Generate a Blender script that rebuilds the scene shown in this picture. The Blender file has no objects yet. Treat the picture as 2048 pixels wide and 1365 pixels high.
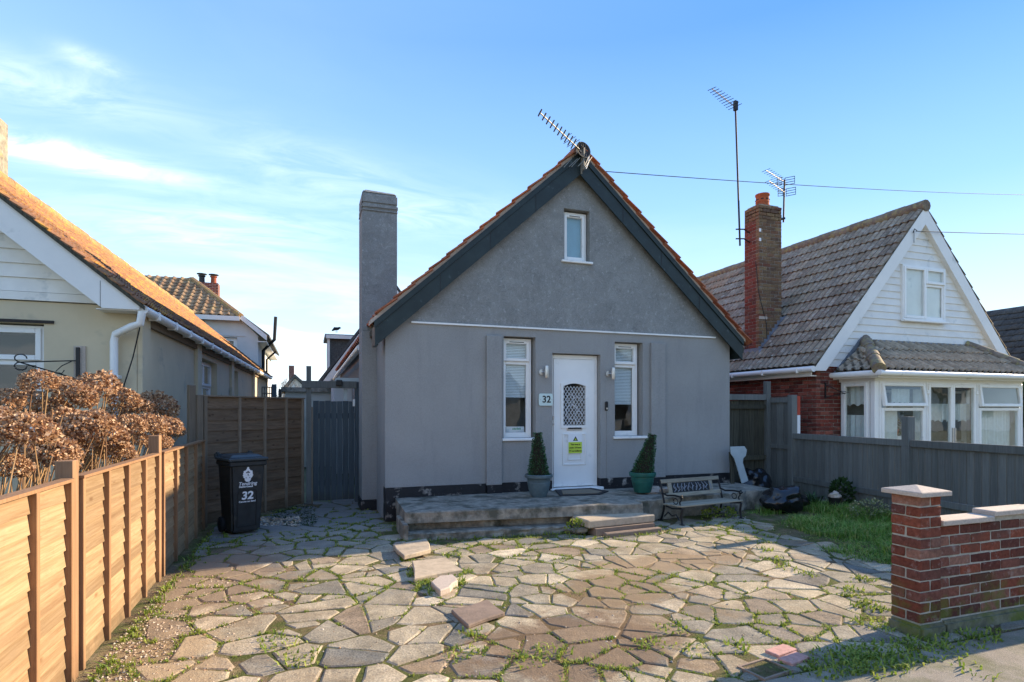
import bpy, bmesh, math, random
from mathutils import Vector, Matrix, geometry, noise
R = math.radians
rnd = random.Random(32)
scene = bpy.context.scene
# ------------------------------------------------------------------ camera
YAW = math.atan(409/1150.0)
FPX = 1150.0; CX = 1024.0; HY = 820.0; CAMZ = 1.6
cam = bpy.data.cameras.new('camera'); cam.sensor_width = 36; cam.lens = 36*FPX/2048
cam.shift_y = (HY-682.5)/2048; cam.clip_end = 2000; cam.clip_start = 0.05
camo = bpy.data.objects.new('camera', cam); scene.collection.objects.link(camo)
camo.location = (0, 0, CAMZ); camo.rotation_euler = (R(90), 0, -YAW)
scene.camera = camo
# ------------------------------------------------------------------ light
SUN_EL = R(21); SUN_AZ = R(7.8)          # azimuth measured from +X towards +Y
world = bpy.data.worlds.new('World'); scene.world = world; world.use_nodes = True
wn = world.node_tree; wn.nodes.clear()
def wnode(t, **k):
    n = wn.nodes.new(t)
    for a, b in k.items(): setattr(n, a, b)
    return n
sky = wnode('ShaderNodeTexSky', sky_type='NISHITA', sun_disc=False, sun_elevation=SUN_EL, sun_rotation=R(90)-SUN_AZ,
            altitude=0, air_density=1.0, dust_density=0.0, ozone_density=2.2)
tc = wnode('ShaderNodeTexCoord'); sep = wnode('ShaderNodeSeparateXYZ')
wn.links.new(tc.outputs['Generated'], sep.inputs[0])
def wmath(op, a, b=None, clamp=False):
    n = wnode('ShaderNodeMath', operation=op, use_clamp=clamp)
    for i, v in enumerate((a, b)):
        if v is None: continue
        if isinstance(v, (int, float)): n.inputs[i].default_value = v
        else: wn.links.new(v, n.inputs[i])
    return n.outputs[0]
el = wmath('ARCSINE', sep.outputs['Z'])
# the pale-to-blue gradient of a clear winter sky, blended with the physical sky
gr_ = wnode('ShaderNodeValToRGB'); wn.links.new(wmath('DIVIDE', wmath('MAXIMUM', el, 0.0), 1.5708), gr_.inputs[0])
ee = gr_.color_ramp.elements
while len(ee) < 5: ee.new(.5)
for i, (p, c) in enumerate(((0.0, (.80, .89, .97)), (.08, (.58, .77, .94)), (.20, (.26, .50, .90)), (.36, (.06, .245, .76)), (1.0, (.05, .18, .55)))):
    ee[i].position = p; ee[i].color = (*c, 1)
sc = wnode('ShaderNodeVectorMath', operation='SCALE'); wn.links.new(gr_.outputs[0], sc.inputs[0]); sc.inputs['Scale'].default_value = 3.5
mixg = wnode('ShaderNodeMix', data_type='RGBA'); mixg.inputs['Factor'].default_value = .9
wn.links.new(sky.outputs[0], mixg.inputs['A']); wn.links.new(sc.outputs[0], mixg.inputs['B'])
zz = wmath('ADD', wmath('MAXIMUM', sep.outputs['Z'], 0.0), 0.16)
cmb = wnode('ShaderNodeCombineXYZ')
wn.links.new(wmath('DIVIDE', sep.outputs['X'], zz), cmb.inputs[0])
wn.links.new(wmath('DIVIDE', sep.outputs['Y'], zz), cmb.inputs[1])
def wnoise(scale, rot, loc, sc_, det, rgh, dist):
    mp = wnode('ShaderNodeMapping'); mp.inputs['Scale'].default_value = scale; mp.inputs['Rotation'].default_value = (0, 0, R(rot)); mp.inputs['Location'].default_value = loc
    wn.links.new(cmb.outputs[0], mp.inputs[0])
    n = wnode('ShaderNodeTexNoise'); n.inputs['Scale'].default_value = sc_; n.inputs['Detail'].default_value = det; n.inputs['Roughness'].default_value = rgh; n.inputs['Distortion'].default_value = dist
    wn.links.new(mp.outputs[0], n.inputs[0]); return n.outputs['Fac']
def wramp(v, p0, p1):
    cr = wnode('ShaderNodeValToRGB'); cr.color_ramp.elements[0].position = p0; cr.color_ramp.elements[1].position = p1; wn.links.new(v, cr.inputs[0]); return cr.outputs[0]
c1 = wramp(wnoise((.8, 1.7, 1), -8, (3.1, 1.3, 0), .8, 10, .6, .9), .44, .72)
c2 = wramp(wnoise((.35, .5, 1), 20, (7.3, 2.1, 0), .7, 4, .5, .3), .36, .6)
# cirrus thins out towards the east (right), where the sky is clear
west = wmath('ADD', wmath('MULTIPLY', sep.outputs['X'], -0.75), 0.62, True)
lowb = wramp(sep.outputs['Z'], .22, .42); lowf = wmath('SUBTRACT', 1.0, wmath('MULTIPLY', lowb, .92))
fade = wmath('MULTIPLY', wmath('MULTIPLY', wmath('MULTIPLY', c1, c2), lowf), wmath('MULTIPLY', west, 1.0), True)
# thin separate wisps low in the west
az = wmath('ARCTAN2', sep.outputs['X'], sep.outputs['Y'])
wz = wramp(wnoise((1.2, 3.2, 1), 35, (1.7, 4.4, 0), 2.6, 8, .62, 1.2), .36, .70)
for a0, e0, wa, we, st, sk in ((-18.5, 19.2, 7.5, .9, 1.15, .02), (-21, 23.4, 9, 1.6, .35, .05), (-16.5, 26, 2.2, .7, .4, -.1), (1, 21.5, 9, 2.2, .25, -.12), (12, 18.5, 8, 1.5, .3, .0), (-8, 15.5, 10, 2.0, .35, .05)):
    da = wmath('DIVIDE', wmath('SUBTRACT', az, R(a0)), R(wa)); de = wmath('DIVIDE', wmath('SUBTRACT', wmath('SUBTRACT', el, R(e0)), wmath('MULTIPLY', da, R(wa)*sk)), R(we))
    g = wmath('POWER', 2.718, wmath('MULTIPLY', wmath('ADD', wmath('MULTIPLY', da, da), wmath('MULTIPLY', de, de)), -1.0))
    fade = wmath('ADD', fade, wmath('MULTIPLY', wmath('MULTIPLY', g, wmath('ADD', wz, .12)), st), True)
mixc = wnode('ShaderNodeMix', data_type='RGBA'); wn.links.new(fade, mixc.inputs['Factor'])
mixw = wnode('ShaderNodeMix', data_type='RGBA'); wn.links.new(wmath('MULTIPLY', west, .30), mixw.inputs['Factor'])
wn.links.new(mixg.outputs['Result'], mixw.inputs['A']); mixw.inputs['B'].default_value = (2.2, 3.0, 3.7, 1)
wn.links.new(mixw.outputs['Result'], mixc.inputs['A']); mixc.inputs['B'].default_value = (4.3, 4.6, 4.8, 1)
bg = wnode('ShaderNodeBackground'); bg.inputs['Strength'].default_value = 0.15
wout = wnode('ShaderNodeOutputWorld'); wn.links.new(mixc.outputs['Result'], bg.inputs[0]); wn.links.new(bg.outputs[0], wout.inputs[0])
sl = bpy.data.lights.new('sun', 'SUN'); sl.energy = 4.1; sl.angle = R(0.5); sl.color = (1.0, 0.81, 0.57)
so = bpy.data.objects.new('sun', sl); scene.collection.objects.link(so)
sdir = Vector((math.cos(SUN_EL)*math.cos(SUN_AZ), math.cos(SUN_EL)*math.sin(SUN_AZ), math.sin(SUN_EL)))
so.rotation_euler = sdir.to_track_quat('Z', 'Y').to_euler(); so.location = sdir*60
scene.view_settings.view_transform = 'Standard'; scene.view_settings.look = 'None'; scene.view_settings.gamma = 1
scene.view_settings.use_curve_mapping = False; scene.view_settings.exposure = 1.5

# ------------------------------------------------------------------ placement helpers: a pixel's ray cut with a real plane
ca, sa = math.cos(YAW), math.sin(YAW)
def ray(px, py):
    u = (px-CX)/FPX; v = (HY-py)/FPX
    return Vector((sa+u*ca, ca-u*sa, v))
def G(px, py, z=0.0):
    r = ray(px, py); t = (z-CAMZ)/r.z; return Vector((r.x*t, r.y*t, z))
def FY(px, py, Y):
    r = ray(px, py); t = Y/r.y; return Vector((r.x*t, Y, CAMZ+r.z*t))
def FX(px, py, X):
    r = ray(px, py); t = X/r.x; return Vector((X, r.y*t, CAMZ+r.z*t))
# ------------------------------------------------------------------ object helpers
COL = scene.collection
WM = {}
def link(o, parent=None, world=None):
    COL.objects.link(o)
    world = world or Matrix.Identity(4)
    if parent is not None:
        o.parent = parent; o.matrix_parent_inverse = WM[parent.name].inverted()
    o.matrix_basis = world; WM[o.name] = world.copy()
    return o
def tag(o, label=None, cat=None, group=None, kind=None):
    if label: o['label'] = label
    if cat: o['category'] = cat
    if group: o['group'] = group
    if kind: o['kind'] = kind
    return o
def thing(name, loc, label, cat, group=None, rz=0.0):
    o = bpy.data.objects.new(name, None); o.empty_display_size = 0.2
    link(o, None, Matrix.Translation(Vector(loc)) @ Matrix.Rotation(rz, 4, 'Z'))
    return tag(o, label, cat, group)
def inst(name, mesh, world, parent=None):
    return link(bpy.data.objects.new(name, mesh), parent, world)
BOXF = [(0, 3, 2, 1), (4, 5, 6, 7), (0, 1, 5, 4), (1, 2, 6, 5), (2, 3, 7, 6), (3, 0, 4, 7)]
class MB:
    def __init__(s, M=None):
        s.v = []; s.f = []; s.M = M.copy() if M else Matrix.Identity(4)
    def add(s, pts, faces):
        b = len(s.v); s.v += [s.M @ Vector(p) for p in pts]; s.f += [tuple(b+i for i in f) for f in faces]; return s
    def box(s, x0, x1, y0, y1, z0, z1):
        return s.add([(x0,y0,z0),(x1,y0,z0),(x1,y1,z0),(x0,y1,z0),(x0,y0,z1),(x1,y0,z1),(x1,y1,z1),(x0,y1,z1)], BOXF)
    def prism(s, pts, vec):                 # polygon pts, extruded by vec
        n = len(pts); vec = Vector(vec); pts = [Vector(p) for p in pts]
        return s.add(pts+[p+vec for p in pts], [tuple(range(n))[::-1], tuple(range(n, 2*n))]+[(i, (i+1) % n, n+(i+1) % n, n+i) for i in range(n)])
    def beam(s, p, q, w, h, up=(0, 0, 1)):  # rectangular bar from p to q, w sideways, h along up
        p, q = Vector(p), Vector(q); d = (q-p).normalized(); up = Vector(up)
        if abs(d.dot(up)) > .98: up = Vector((0, 1, 0))
        a = d.cross(up).normalized()*w/2; b = a.cross(d).normalized()*h/2
        return s.add([p-a-b, p+a-b, p+a+b, p-a+b, q-a-b, q+a-b, q+a+b, q-a+b], BOXF)
    def tube(s, path, r, n=8, cap=True):
        path = [Vector(p) for p in path]; rs = r if isinstance(r, (list, tuple)) else [r]*len(path)
        pts = []; prev = None
        for i, p in enumerate(path):
            d = (path[min(i+1, len(path)-1)]-path[max(i-1, 0)]).normalized()
            ref = prev if prev is not None else (Vector((0, 0, 1)) if abs(d.z) < .9 else Vector((1, 0, 0)))
            a = d.cross(ref)
            if a.length < 1e-5: a = d.cross(Vector((.3, .8, .1)))
            a.normalize(); b = a.cross(d).normalized(); prev = b
            for k in range(n):
                t = 2*math.pi*k/n; pts.append(p+(a*math.cos(t)+b*math.sin(t))*rs[i])
        m = len(path); fs = [(i*n+k, i*n+(k+1) % n, (i+1)*n+(k+1) % n, (i+1)*n+k) for i in range(m-1) for k in range(n)]
        if cap: fs += [tuple(range(n))[::-1], tuple((m-1)*n+k for k in range(n))]
        return s.add(pts, fs)
    def lathe(s, prof, c=(0, 0, 0), n=20):
        c = Vector(c); pts = [c+Vector((r*math.cos(2*math.pi*k/n), r*math.sin(2*math.pi*k/n), z)) for r, z in prof for k in range(n)]
        m = len(prof)
        return s.add(pts, [(i*n+k, i*n+(k+1) % n, (i+1)*n+(k+1) % n, (i+1)*n+k) for i in range(m-1) for k in range(n)]+[tuple(range(n))[::-1], tuple((m-1)*n+k for k in range(n))])
    def ring(s, x0, x1, z0, z1, w, y0, y1):  # rectangular frame in the local xz plane, mitred by butting
        s.box(x0, x0+w, y0, y1, z0, z1); s.box(x1-w, x1, y0, y1, z0, z1)
        s.box(x0+w, x1-w, y0, y1, z1-w, z1); s.box(x0+w, x1-w, y0, y1, z0, z0+w); return s
    def mesh(s, name='mesh', mat=None, smooth=False, bevel=0):
        me = bpy.data.meshes.new(name); me.from_pydata([tuple(v) for v in s.v], [], s.f)
        bm = bmesh.new(); bm.from_mesh(me); bmesh.ops.recalc_face_normals(bm, faces=bm.faces)
        if bevel:
            es = [e for e in bm.edges if len(e.link_faces) == 2 and e.calc_face_angle(0) > .6]
            bmesh.ops.bevel(bm, geom=es, offset=bevel, segments=1 if bevel < .02 else 2, affect='EDGES', clamp_overlap=True)
        if smooth:
            for f in bm.faces: f.smooth = True
            for e in bm.edges:
                if len(e.link_faces) == 2 and e.calc_face_angle(0) > .7: e.smooth = False
        bm.to_mesh(me); bm.free()
        if mat: me.materials.append(mat)
        return me
    def build(s, name, mat, parent=None, smooth=False, bevel=0, kind=None, label=None):
        o = link(bpy.data.objects.new(name, s.mesh(name, mat, smooth, bevel)), parent)
        return tag(o, label, kind=kind)
def raw(name, verts, faces, mat, parent=None, kind=None, smooth=False):
    me = bpy.data.meshes.new(name); me.from_pydata(verts, [], faces); me.materials.append(mat)
    if smooth: me.polygons.foreach_set('use_smooth', [True]*len(me.polygons))
    o = link(bpy.data.objects.new(name, me), parent)
    return tag(o, kind=kind)
def wall_face(mb, outer, holes, t, reveal=None):
    """wall in the local xz plane (front at y=0, thickness t to +y) with rectangular holes"""
    loops = [outer]+[[(a, c), (b, c), (b, d), (a, d)] for a, b, c, d in holes]
    tr = geometry.tessellate_polygon([[Vector((x, z, 0)) for x, z in l] for l in loops])
    flat = [p for l in loops for p in l]; n = len(flat)
    fs = [tuple(t3) for t3 in tr]+[tuple(n+i for i in t3) for t3 in tr]
    k = 0
    for l in loops:
        m = len(l); fs += [(k+i, k+(i+1) % m, n+k+(i+1) % m, n+k+i) for i in range(m)]; k += m
    mb.add([(x, 0, z) for x, z in flat]+[(x, t, z) for x, z in flat], fs)
# ------------------------------------------------------------------ materials
class NT:
    def __init__(s, name, rough=.8, spec=.3):
        s.m = bpy.data.materials.new(name); s.m.use_nodes = True; s.t = s.m.node_tree
        s.b = s.t.nodes['Principled BSDF']; s.b.inputs['Roughness'].default_value = rough; s.b.inputs['Specular IOR Level'].default_value = spec
        s.geo = s.n('ShaderNodeNewGeometry'); s.pos = s.geo.outputs['Position']
    def n(s, t, **k):
        o = s.t.nodes.new(t)
        for a, b in k.items(): setattr(o, a, b)
        return o
    def put(s, sock, v):
        if isinstance(v, bpy.types.NodeSocket): s.t.links.new(v, sock)
        else: sock.default_value = v
    def scaled(s, sc, src=None):
        m = s.n('ShaderNodeMapping'); s.put(m.inputs[0], src or s.pos); m.inputs['Scale'].default_value = sc if isinstance(sc, tuple) else (sc,)*3; return m.outputs[0]
    def noise(s, sc, detail=4, rough=.55, src=None, dist=0):
        n = s.n('ShaderNodeTexNoise'); s.put(n.inputs[0], s.scaled(sc, src)); n.inputs['Scale'].default_value = 1
        n.inputs['Detail'].default_value = detail; n.inputs['Roughness'].default_value = rough; n.inputs['Distortion'].default_value = dist
        return n.outputs['Fac']
    def ramp(s, fac, *stops):
        r = s.n('ShaderNodeValToRGB'); s.put(r.inputs[0], fac); e = r.color_ramp.elements
        while len(e) < len(stops): e.new(.5)
        for i, (p, c) in enumerate(stops):
            e[i].position = p; e[i].color = (*c, 1) if isinstance(c, tuple) else (c, c, c, 1)
        return r.outputs[0]
    def mix(s, f, a, b, mode='MIX'):
        m = s.n('ShaderNodeMix', data_type='RGBA', blend_type=mode); s.put(m.inputs[0], f)
        for i, v in ((6, a), (7, b)): s.put(m.inputs[i], (*v, 1) if isinstance(v, tuple) and len(v) == 3 else v)
        return m.outputs[2]
    def math(s, op, a, b=0.0, clamp=False):
        m = s.n('ShaderNodeMath', operation=op, use_clamp=clamp); s.put(m.inputs[0], a); s.put(m.inputs[1], b); return m.outputs[0]
    def rand(s, island=False):
        if island: return s.geo.outputs['Random Per Island']
        return s.n('ShaderNodeObjectInfo').outputs['Random']
    def xyz(s):
        m = s.n('ShaderNodeSeparateXYZ'); s.put(m.inputs[0], s.pos); return m.outputs
    def bump(s, h, strength=.4, dist=.01):
        b = s.n('ShaderNodeBump'); b.inputs['Strength'].default_value = strength; b.inputs['Distance'].default_value = dist
        s.put(b.inputs['Height'], h); s.put(s.b.inputs['Normal'], b.outputs[0]); return s
    def col(s, c): s.put(s.b.inputs['Base Color'], (*c, 1) if isinstance(c, tuple) else c); return s
def simple(name, c, rough=.6, var=.15, sc=8, bump=0, bsc=80, metal=0, spec=.4, rnd_=0, stain=None):
    m = NT(name, rough, spec); d = tuple(x*(1-var) for x in c); l = tuple(min(1, x*(1+var)) for x in c)
    cc = m.ramp(m.noise(sc, 5, .6), (.3, d), (.7, l))
    if stain: cc = m.mix(m.ramp(m.noise(stain[1], 4, .65), (stain[2], 0.0), (stain[2]+.15, 1.0)), cc, stain[0])
    if rnd_: cc = m.mix(1.0, cc, m.ramp(m.rand(), (0, 1-rnd_), (1, 1.0)), 'MULTIPLY')
    m.col(cc)
    if bump: m.bump(m.noise(bsc, 3), bump, .004)
    m.b.inputs['Metallic'].default_value = metal
    return m.m
def mat_render():
    m = NT('grey_render', .85, .25); z = m.xyz()['Z']; up = m.math('GREATER_THAN', z, 2.86)
    lo = m.ramp(m.noise(1.3, 5, .6), (.3, (.29, .28, .262)), (.7, (.35, .338, .316)))
    hi = m.ramp(m.noise(2.6, 6, .7, dist=.6), (.25, (.175, .175, .165)), (.55, (.25, .25, .235)), (.8, (.33, .33, .31)))
    hi = m.mix(m.ramp(m.math('ABSOLUTE', m.math('SUBTRACT', m.noise(3.2, 5, .6, dist=1.2), .5)), (.0, .55), (.012, 0.0)), hi, (.10, .105, .105))
    hi = m.mix(m.ramp(m.math('ABSOLUTE', m.math('SUBTRACT', m.noise(6.5, 6, .65, dist=.8), .47)), (.0, .4), (.02, 0.0)), hi, (.42, .43, .42))
    hi = m.mix(m.ramp(m.noise(17, 4, .7), (.58, 0.0), (.68, .5)), hi, (.5, .51, .5))
    c = m.mix(up, lo, hi)
    c = m.mix(m.ramp(m.noise((7, 7, 1.1), 4, .6), (.52, 0.0), (.78, .3)), c, (.17, .17, .17))
    c = m.mix(m.ramp(m.noise(220, 2), (.42, .0), (.62, .32)), c, (.5, .49, .47))
    c = m.mix(m.ramp(m.noise(170, 2), (.40, .35), (.52, 0.0)), c, (.12, .12, .12)); m.col(c)
    h = m.math('ADD', m.math('MULTIPLY', m.noise(5, 6, .62, dist=.5), m.math('MULTIPLY', up, 3.0)), m.noise(130, 3, .7))
    m.bump(h, .55, .012); return m.m
def mat_brick(name, cols, moss=None, white=.3):
    m = NT(name, .9, .15); c = m.ramp(m.rand(), *[(i/(len(cols)-1), k) for i, k in enumerate(cols)])
    c = m.mix(1.0, c, m.ramp(m.noise(35, 5, .65), (.3, .62), (.7, 1.25)), 'MULTIPLY')
    c = m.mix(m.ramp(m.noise(3.5, 5, .7), (.5, 0.0), (.68, .6)), c, (.10, .055, .04))
    c = m.mix(m.ramp(m.noise(13, 5, .7), (.57, 0.0), (.72, white)), c, (.46, .40, .35))
    if moss:
        z = m.xyz()['Z']; f = m.math('SUBTRACT', 1.0, m.math('DIVIDE', m.math('SUBTRACT', z, moss[0]), moss[1]), True)
        f = m.math('MULTIPLY', f, m.ramp(m.noise(4, 5, .7), (.48, 0.0), (.6, 1.0)), True)
        c = m.mix(f, c, (.13, .14, .03))
    m.col(c); m.bump(m.noise(120, 4, .7), .7, .006); return m.m
def mat_mortar(name, c):
    m = NT(name, .95, .1); k = m.ramp(m.noise(30, 5, .7), (.3, tuple(x*.75 for x in c)), (.7, tuple(x*1.2 for x in c)))
    m.col(m.mix(m.ramp(m.noise(5, 4), (.5, 0.0), (.72, .6)), k, (.2, .2, .13))); m.bump(m.noise(150, 3), .6, .005); return m.m
def mat_wood(name, a, b, axis, dark=(.1, .05, .025), amount=.25, knots=True, var=.3):
    m = NT(name, .75, .2)
    sc = {'x': (2.5, 60, 60), 'y': (60, 2.5, 60), 'xy': (5, 5, 70), 'z': (60, 60, 2.5)}[axis]
    oi = m.n('ShaderNodeObjectInfo').outputs['Random']
    off = m.n('ShaderNodeVectorMath', operation='ADD'); cb = m.n('ShaderNodeCombineXYZ')
    m.put(cb.inputs[0], m.math('MULTIPLY', oi, 37.0)); m.put(cb.inputs[2], m.math('MULTIPLY', oi, 11.0)); m.put(off.inputs[0], m.pos); m.put(off.inputs[1], cb.outputs[0])
    src = off.outputs[0]
    c = m.ramp(m.noise(sc, 5, .6, src=src, dist=.8), (.3, a), (.7, b))
    c = m.mix(m.ramp(m.noise(tuple(x*.35 for x in sc), 3, .5, src=src), (.5, 0.0), (.8, amount)), c, dark)
    if knots:
        v = m.n('ShaderNodeTexVoronoi'); ks = {'x': (3.4, 9, 9), 'y': (9, 3.4, 9), 'xy': (5, 5, 9), 'z': (9, 9, 3.4)}[axis]
        m.put(v.inputs['Vector'], m.scaled(ks, src)); v.inputs['Scale'].default_value = 1
        c = m.mix(m.ramp(v.outputs['Distance'], (.05, .75), (.17, 0.0)), c, dark)
    c = m.mix(1.0, c, m.ramp(m.rand(), (0, 1-var), (1, 1.0)), 'MULTIPLY')
    c = m.mix(m.ramp(m.noise(2.2, 6, .75), (.52, 0.0), (.75, .45)), c, tuple(x*.55+.03 for x in a))      # weathering in patches
    damp = m.math('MULTIPLY', m.math('SUBTRACT', 1.0, m.math('DIVIDE', m.xyz()['Z'], .22), True), m.ramp(m.noise(5, 5, .7), (.35, .3), (.6, 1.0)))
    c = m.mix(m.math('MULTIPLY', damp, .7), c, (.06, .05, .03))                                           # damp, soil-splashed foot
    m.col(c); m.bump(m.noise(sc, 5, .6, src=src), .6, .005); return m.m
def mat_leaf(name, cols, rough=.55, trans=.25):
    m = NT(name, rough, .3); m.col(m.ramp(m.rand(True), *[(i/(len(cols)-1), k) for i, k in enumerate(cols)]))
    if trans:
        tr = m.n('ShaderNodeBsdfTranslucent'); m.put(tr.inputs[0], m.ramp(m.rand(True), *[(i/(len(cols)-1), k) for i, k in enumerate(cols)]))
        ms = m.n('ShaderNodeMixShader'); ms.inputs[0].default_value = trans; m.t.links.new(m.b.outputs[0], ms.inputs[1]); m.t.links.new(tr.outputs[0], ms.inputs[2])
        m.t.links.new(ms.outputs[0], m.t.nodes['Material Output'].inputs[0])
    return m.m
def mat_glass(name, tint=(.955, .975, .97), refl=2.4):
    m = bpy.data.materials.new(name); m.use_nodes = True; t = m.node_tree; t.nodes.clear()
    fr = t.nodes.new('ShaderNodeFresnel'); fr.inputs[0].default_value = 1.5
    mu = t.nodes.new('ShaderNodeMath'); mu.operation = 'MULTIPLY'; mu.use_clamp = True; mu.inputs[1].default_value = refl; t.links.new(fr.outputs[0], mu.inputs[0])
    g2 = t.nodes.new('ShaderNodeNewGeometry'); inv = t.nodes.new('ShaderNodeMath'); inv.operation = 'SUBTRACT'; inv.inputs[0].default_value = 1.0; t.links.new(g2.outputs['Backfacing'], inv.inputs[1])
    mu2 = t.nodes.new('ShaderNodeMath'); mu2.operation = 'MULTIPLY'; t.links.new(mu.outputs[0], mu2.inputs[0]); t.links.new(inv.outputs[0], mu2.inputs[1]); mu = mu2
    tr = t.nodes.new('ShaderNodeBsdfTransparent'); tr.inputs[0].default_value = (*tint, 1)
    gl = t.nodes.new('ShaderNodeBsdfGlossy'); gl.inputs['Roughness'].default_value = .01
    nz = t.nodes.new('ShaderNodeTexNoise'); nz.inputs['Scale'].default_value = 2.0
    bu = t.nodes.new('ShaderNodeBump'); bu.inputs['Strength'].default_value = .05; bu.inputs['Distance'].default_value = .05
    ge = t.nodes.new('ShaderNodeNewGeometry'); t.links.new(ge.outputs['Position'], nz.inputs[0]); t.links.new(nz.outputs[0], bu.inputs['Height']); t.links.new(bu.outputs[0], gl.inputs['Normal'])
    mx = t.nodes.new('ShaderNodeMixShader'); o = t.nodes.new('ShaderNodeOutputMaterial')
    t.links.new(mu.outputs[0], mx.inputs[0]); t.links.new(tr.outputs[0], mx.inputs[1]); t.links.new(gl.outputs[0], mx.inputs[2]); t.links.new(mx.outputs[0], o.inputs[0])
    return m
def wash(m, c, amt=1.0):
    def spot(x, y, rx, ry, col, sc, c, lo=.35):
        xyz = m.xyz(); dx = m.math('DIVIDE', m.math('SUBTRACT', xyz['X'], x), rx); dy = m.math('DIVIDE', m.math('SUBTRACT', xyz['Y'], y), ry)
        d = m.math('SQRT', m.math('ADD', m.math('MULTIPLY', dx, dx), m.math('MULTIPLY', dy, dy)))
        f = m.math('SUBTRACT', m.math('ADD', 1.15, m.math('MULTIPLY', m.math('SUBTRACT', m.noise(sc, 6, .72), .5), 2.6)), d)
        return m.mix(m.ramp(f, (0.0, 0.0), (.35, amt*.85)), c, col)
    c = spot(-.95, 3.5, .5, 1.2, (.40, .295, .175), 2.2, c)
    c = spot(-.8, 6.2, .6, 1.2, (.26, .19, .125), 1.8, c)
    c = spot(1.75, 3.55, .75, .55, (.19, .125, .075), 2.4, c)
    c = spot(2.6, 4.5, .6, .45, (.25, .175, .10), 2.6, c)
    c = spot(3.6, 5.1, .9, .35, (.31, .22, .13), 2.6, c)
    return c
def mat_stone():
    m = NT('paving_stone', .9, .15)
    r = m.rand()
    c = m.ramp(r, (0, (.19, .185, .16)), (.16, (.36, .31, .225)), (.36, (.53, .435, .285)), (.52, (.27, .25, .195)), (.62, (.43, .355, .24)), (.8, (.62, .525, .37)), (.92, (.34, .25, .16)), (1, (.22, .21, .18)))
    c = m.mix(1.0, c, m.ramp(m.noise(3.5, 6, .7), (.3, .55), (.7, 1.25)), 'MULTIPLY')
    c = m.mix(1.0, c, m.ramp(m.noise(75, 3, .8), (.3, .5), (.65, 1.3)), 'MULTIPLY')
    # muddy wash across the middle of the yard and a greyer strip near the house
    c = m.mix(m.ramp(m.noise((.55, .8, 1), 5, .65, dist=.4), (.53, 0.0), (.66, .75)), c, (.245, .175, .10))
    c = m.mix(m.ramp(m.noise(1.1, 5, .7), (.55, 0.0), (.72, .5)), c, (.22, .22, .2))
    c = m.mix(m.ramp(m.noise(11, 5, .75), (.6, 0.0), (.72, .65)), c, (.15, .13, .10))
    c = m.mix(m.ramp(m.noise(26, 4, .7), (.66, 0.0), (.74, .6)), c, (.66, .62, .54))
    c = wash(m, c, .95)
    y = m.xyz()['Y']; c = m.mix(m.math('MULTIPLY', m.math('SUBTRACT', y, 6.6), .45, True), c, (.21, .20, .185))
    m.col(c); m.bump(m.math('ADD', m.noise(70, 4, .75), m.math('MULTIPLY', m.noise(9, 4, .6), 2.0)), .8, .007); return m.m
def mat_dirt():
    m = NT('yard_dirt', 1, .1)
    c = m.ramp(m.noise(5, 6, .7), (.3, (.13, .09, .055)), (.55, (.25, .18, .11)), (.75, (.40, .30, .2)))
    c = m.mix(m.ramp(m.noise(1.6, 6, .75), (.42, 0.0), (.55, .85)), c, (.09, .12, .03))
    c = wash(m, c, 1.0)
    c = m.mix(1.0, c, m.ramp(m.noise(120, 3, .8), (.3, .5), (.7, 1.35)), 'MULTIPLY')
    m.col(c); m.bump(m.noise(60, 5, .8), 1.0, .02); return m.m
def mat_tile(name, cols, lichen=None, lichen2=None, island=False, chan=None):
    m = NT(name, .85, .2); c = m.ramp(m.rand(island), *[(i/(len(cols)-1), k) for i, k in enumerate(cols)])
    c = m.mix(1.0, c, m.ramp(m.noise(14, 6, .75), (.3, .55), (.7, 1.3)), 'MULTIPLY')
    if lichen: c = m.mix(m.ramp(m.noise(lichen[1], 6, .75), (lichen[2], 0.0), (lichen[2]+.12, .85)), c, lichen[0])
    if lichen2: c = m.mix(m.ramp(m.noise(lichen2[1], 6, .75), (lichen2[2], 0.0), (lichen2[2]+.1, .8)), c, lichen2[0])
    if chan:      # shade of the channels between the rolls, painted into the tile colour
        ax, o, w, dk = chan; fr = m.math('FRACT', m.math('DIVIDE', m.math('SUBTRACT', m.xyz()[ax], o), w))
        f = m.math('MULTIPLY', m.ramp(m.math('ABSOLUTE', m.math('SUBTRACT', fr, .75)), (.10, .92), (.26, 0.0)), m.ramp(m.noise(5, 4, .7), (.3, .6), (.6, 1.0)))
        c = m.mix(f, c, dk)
    m.col(c); m.bump(m.noise(60, 4, .7), .6, .008); return m.m
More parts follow.
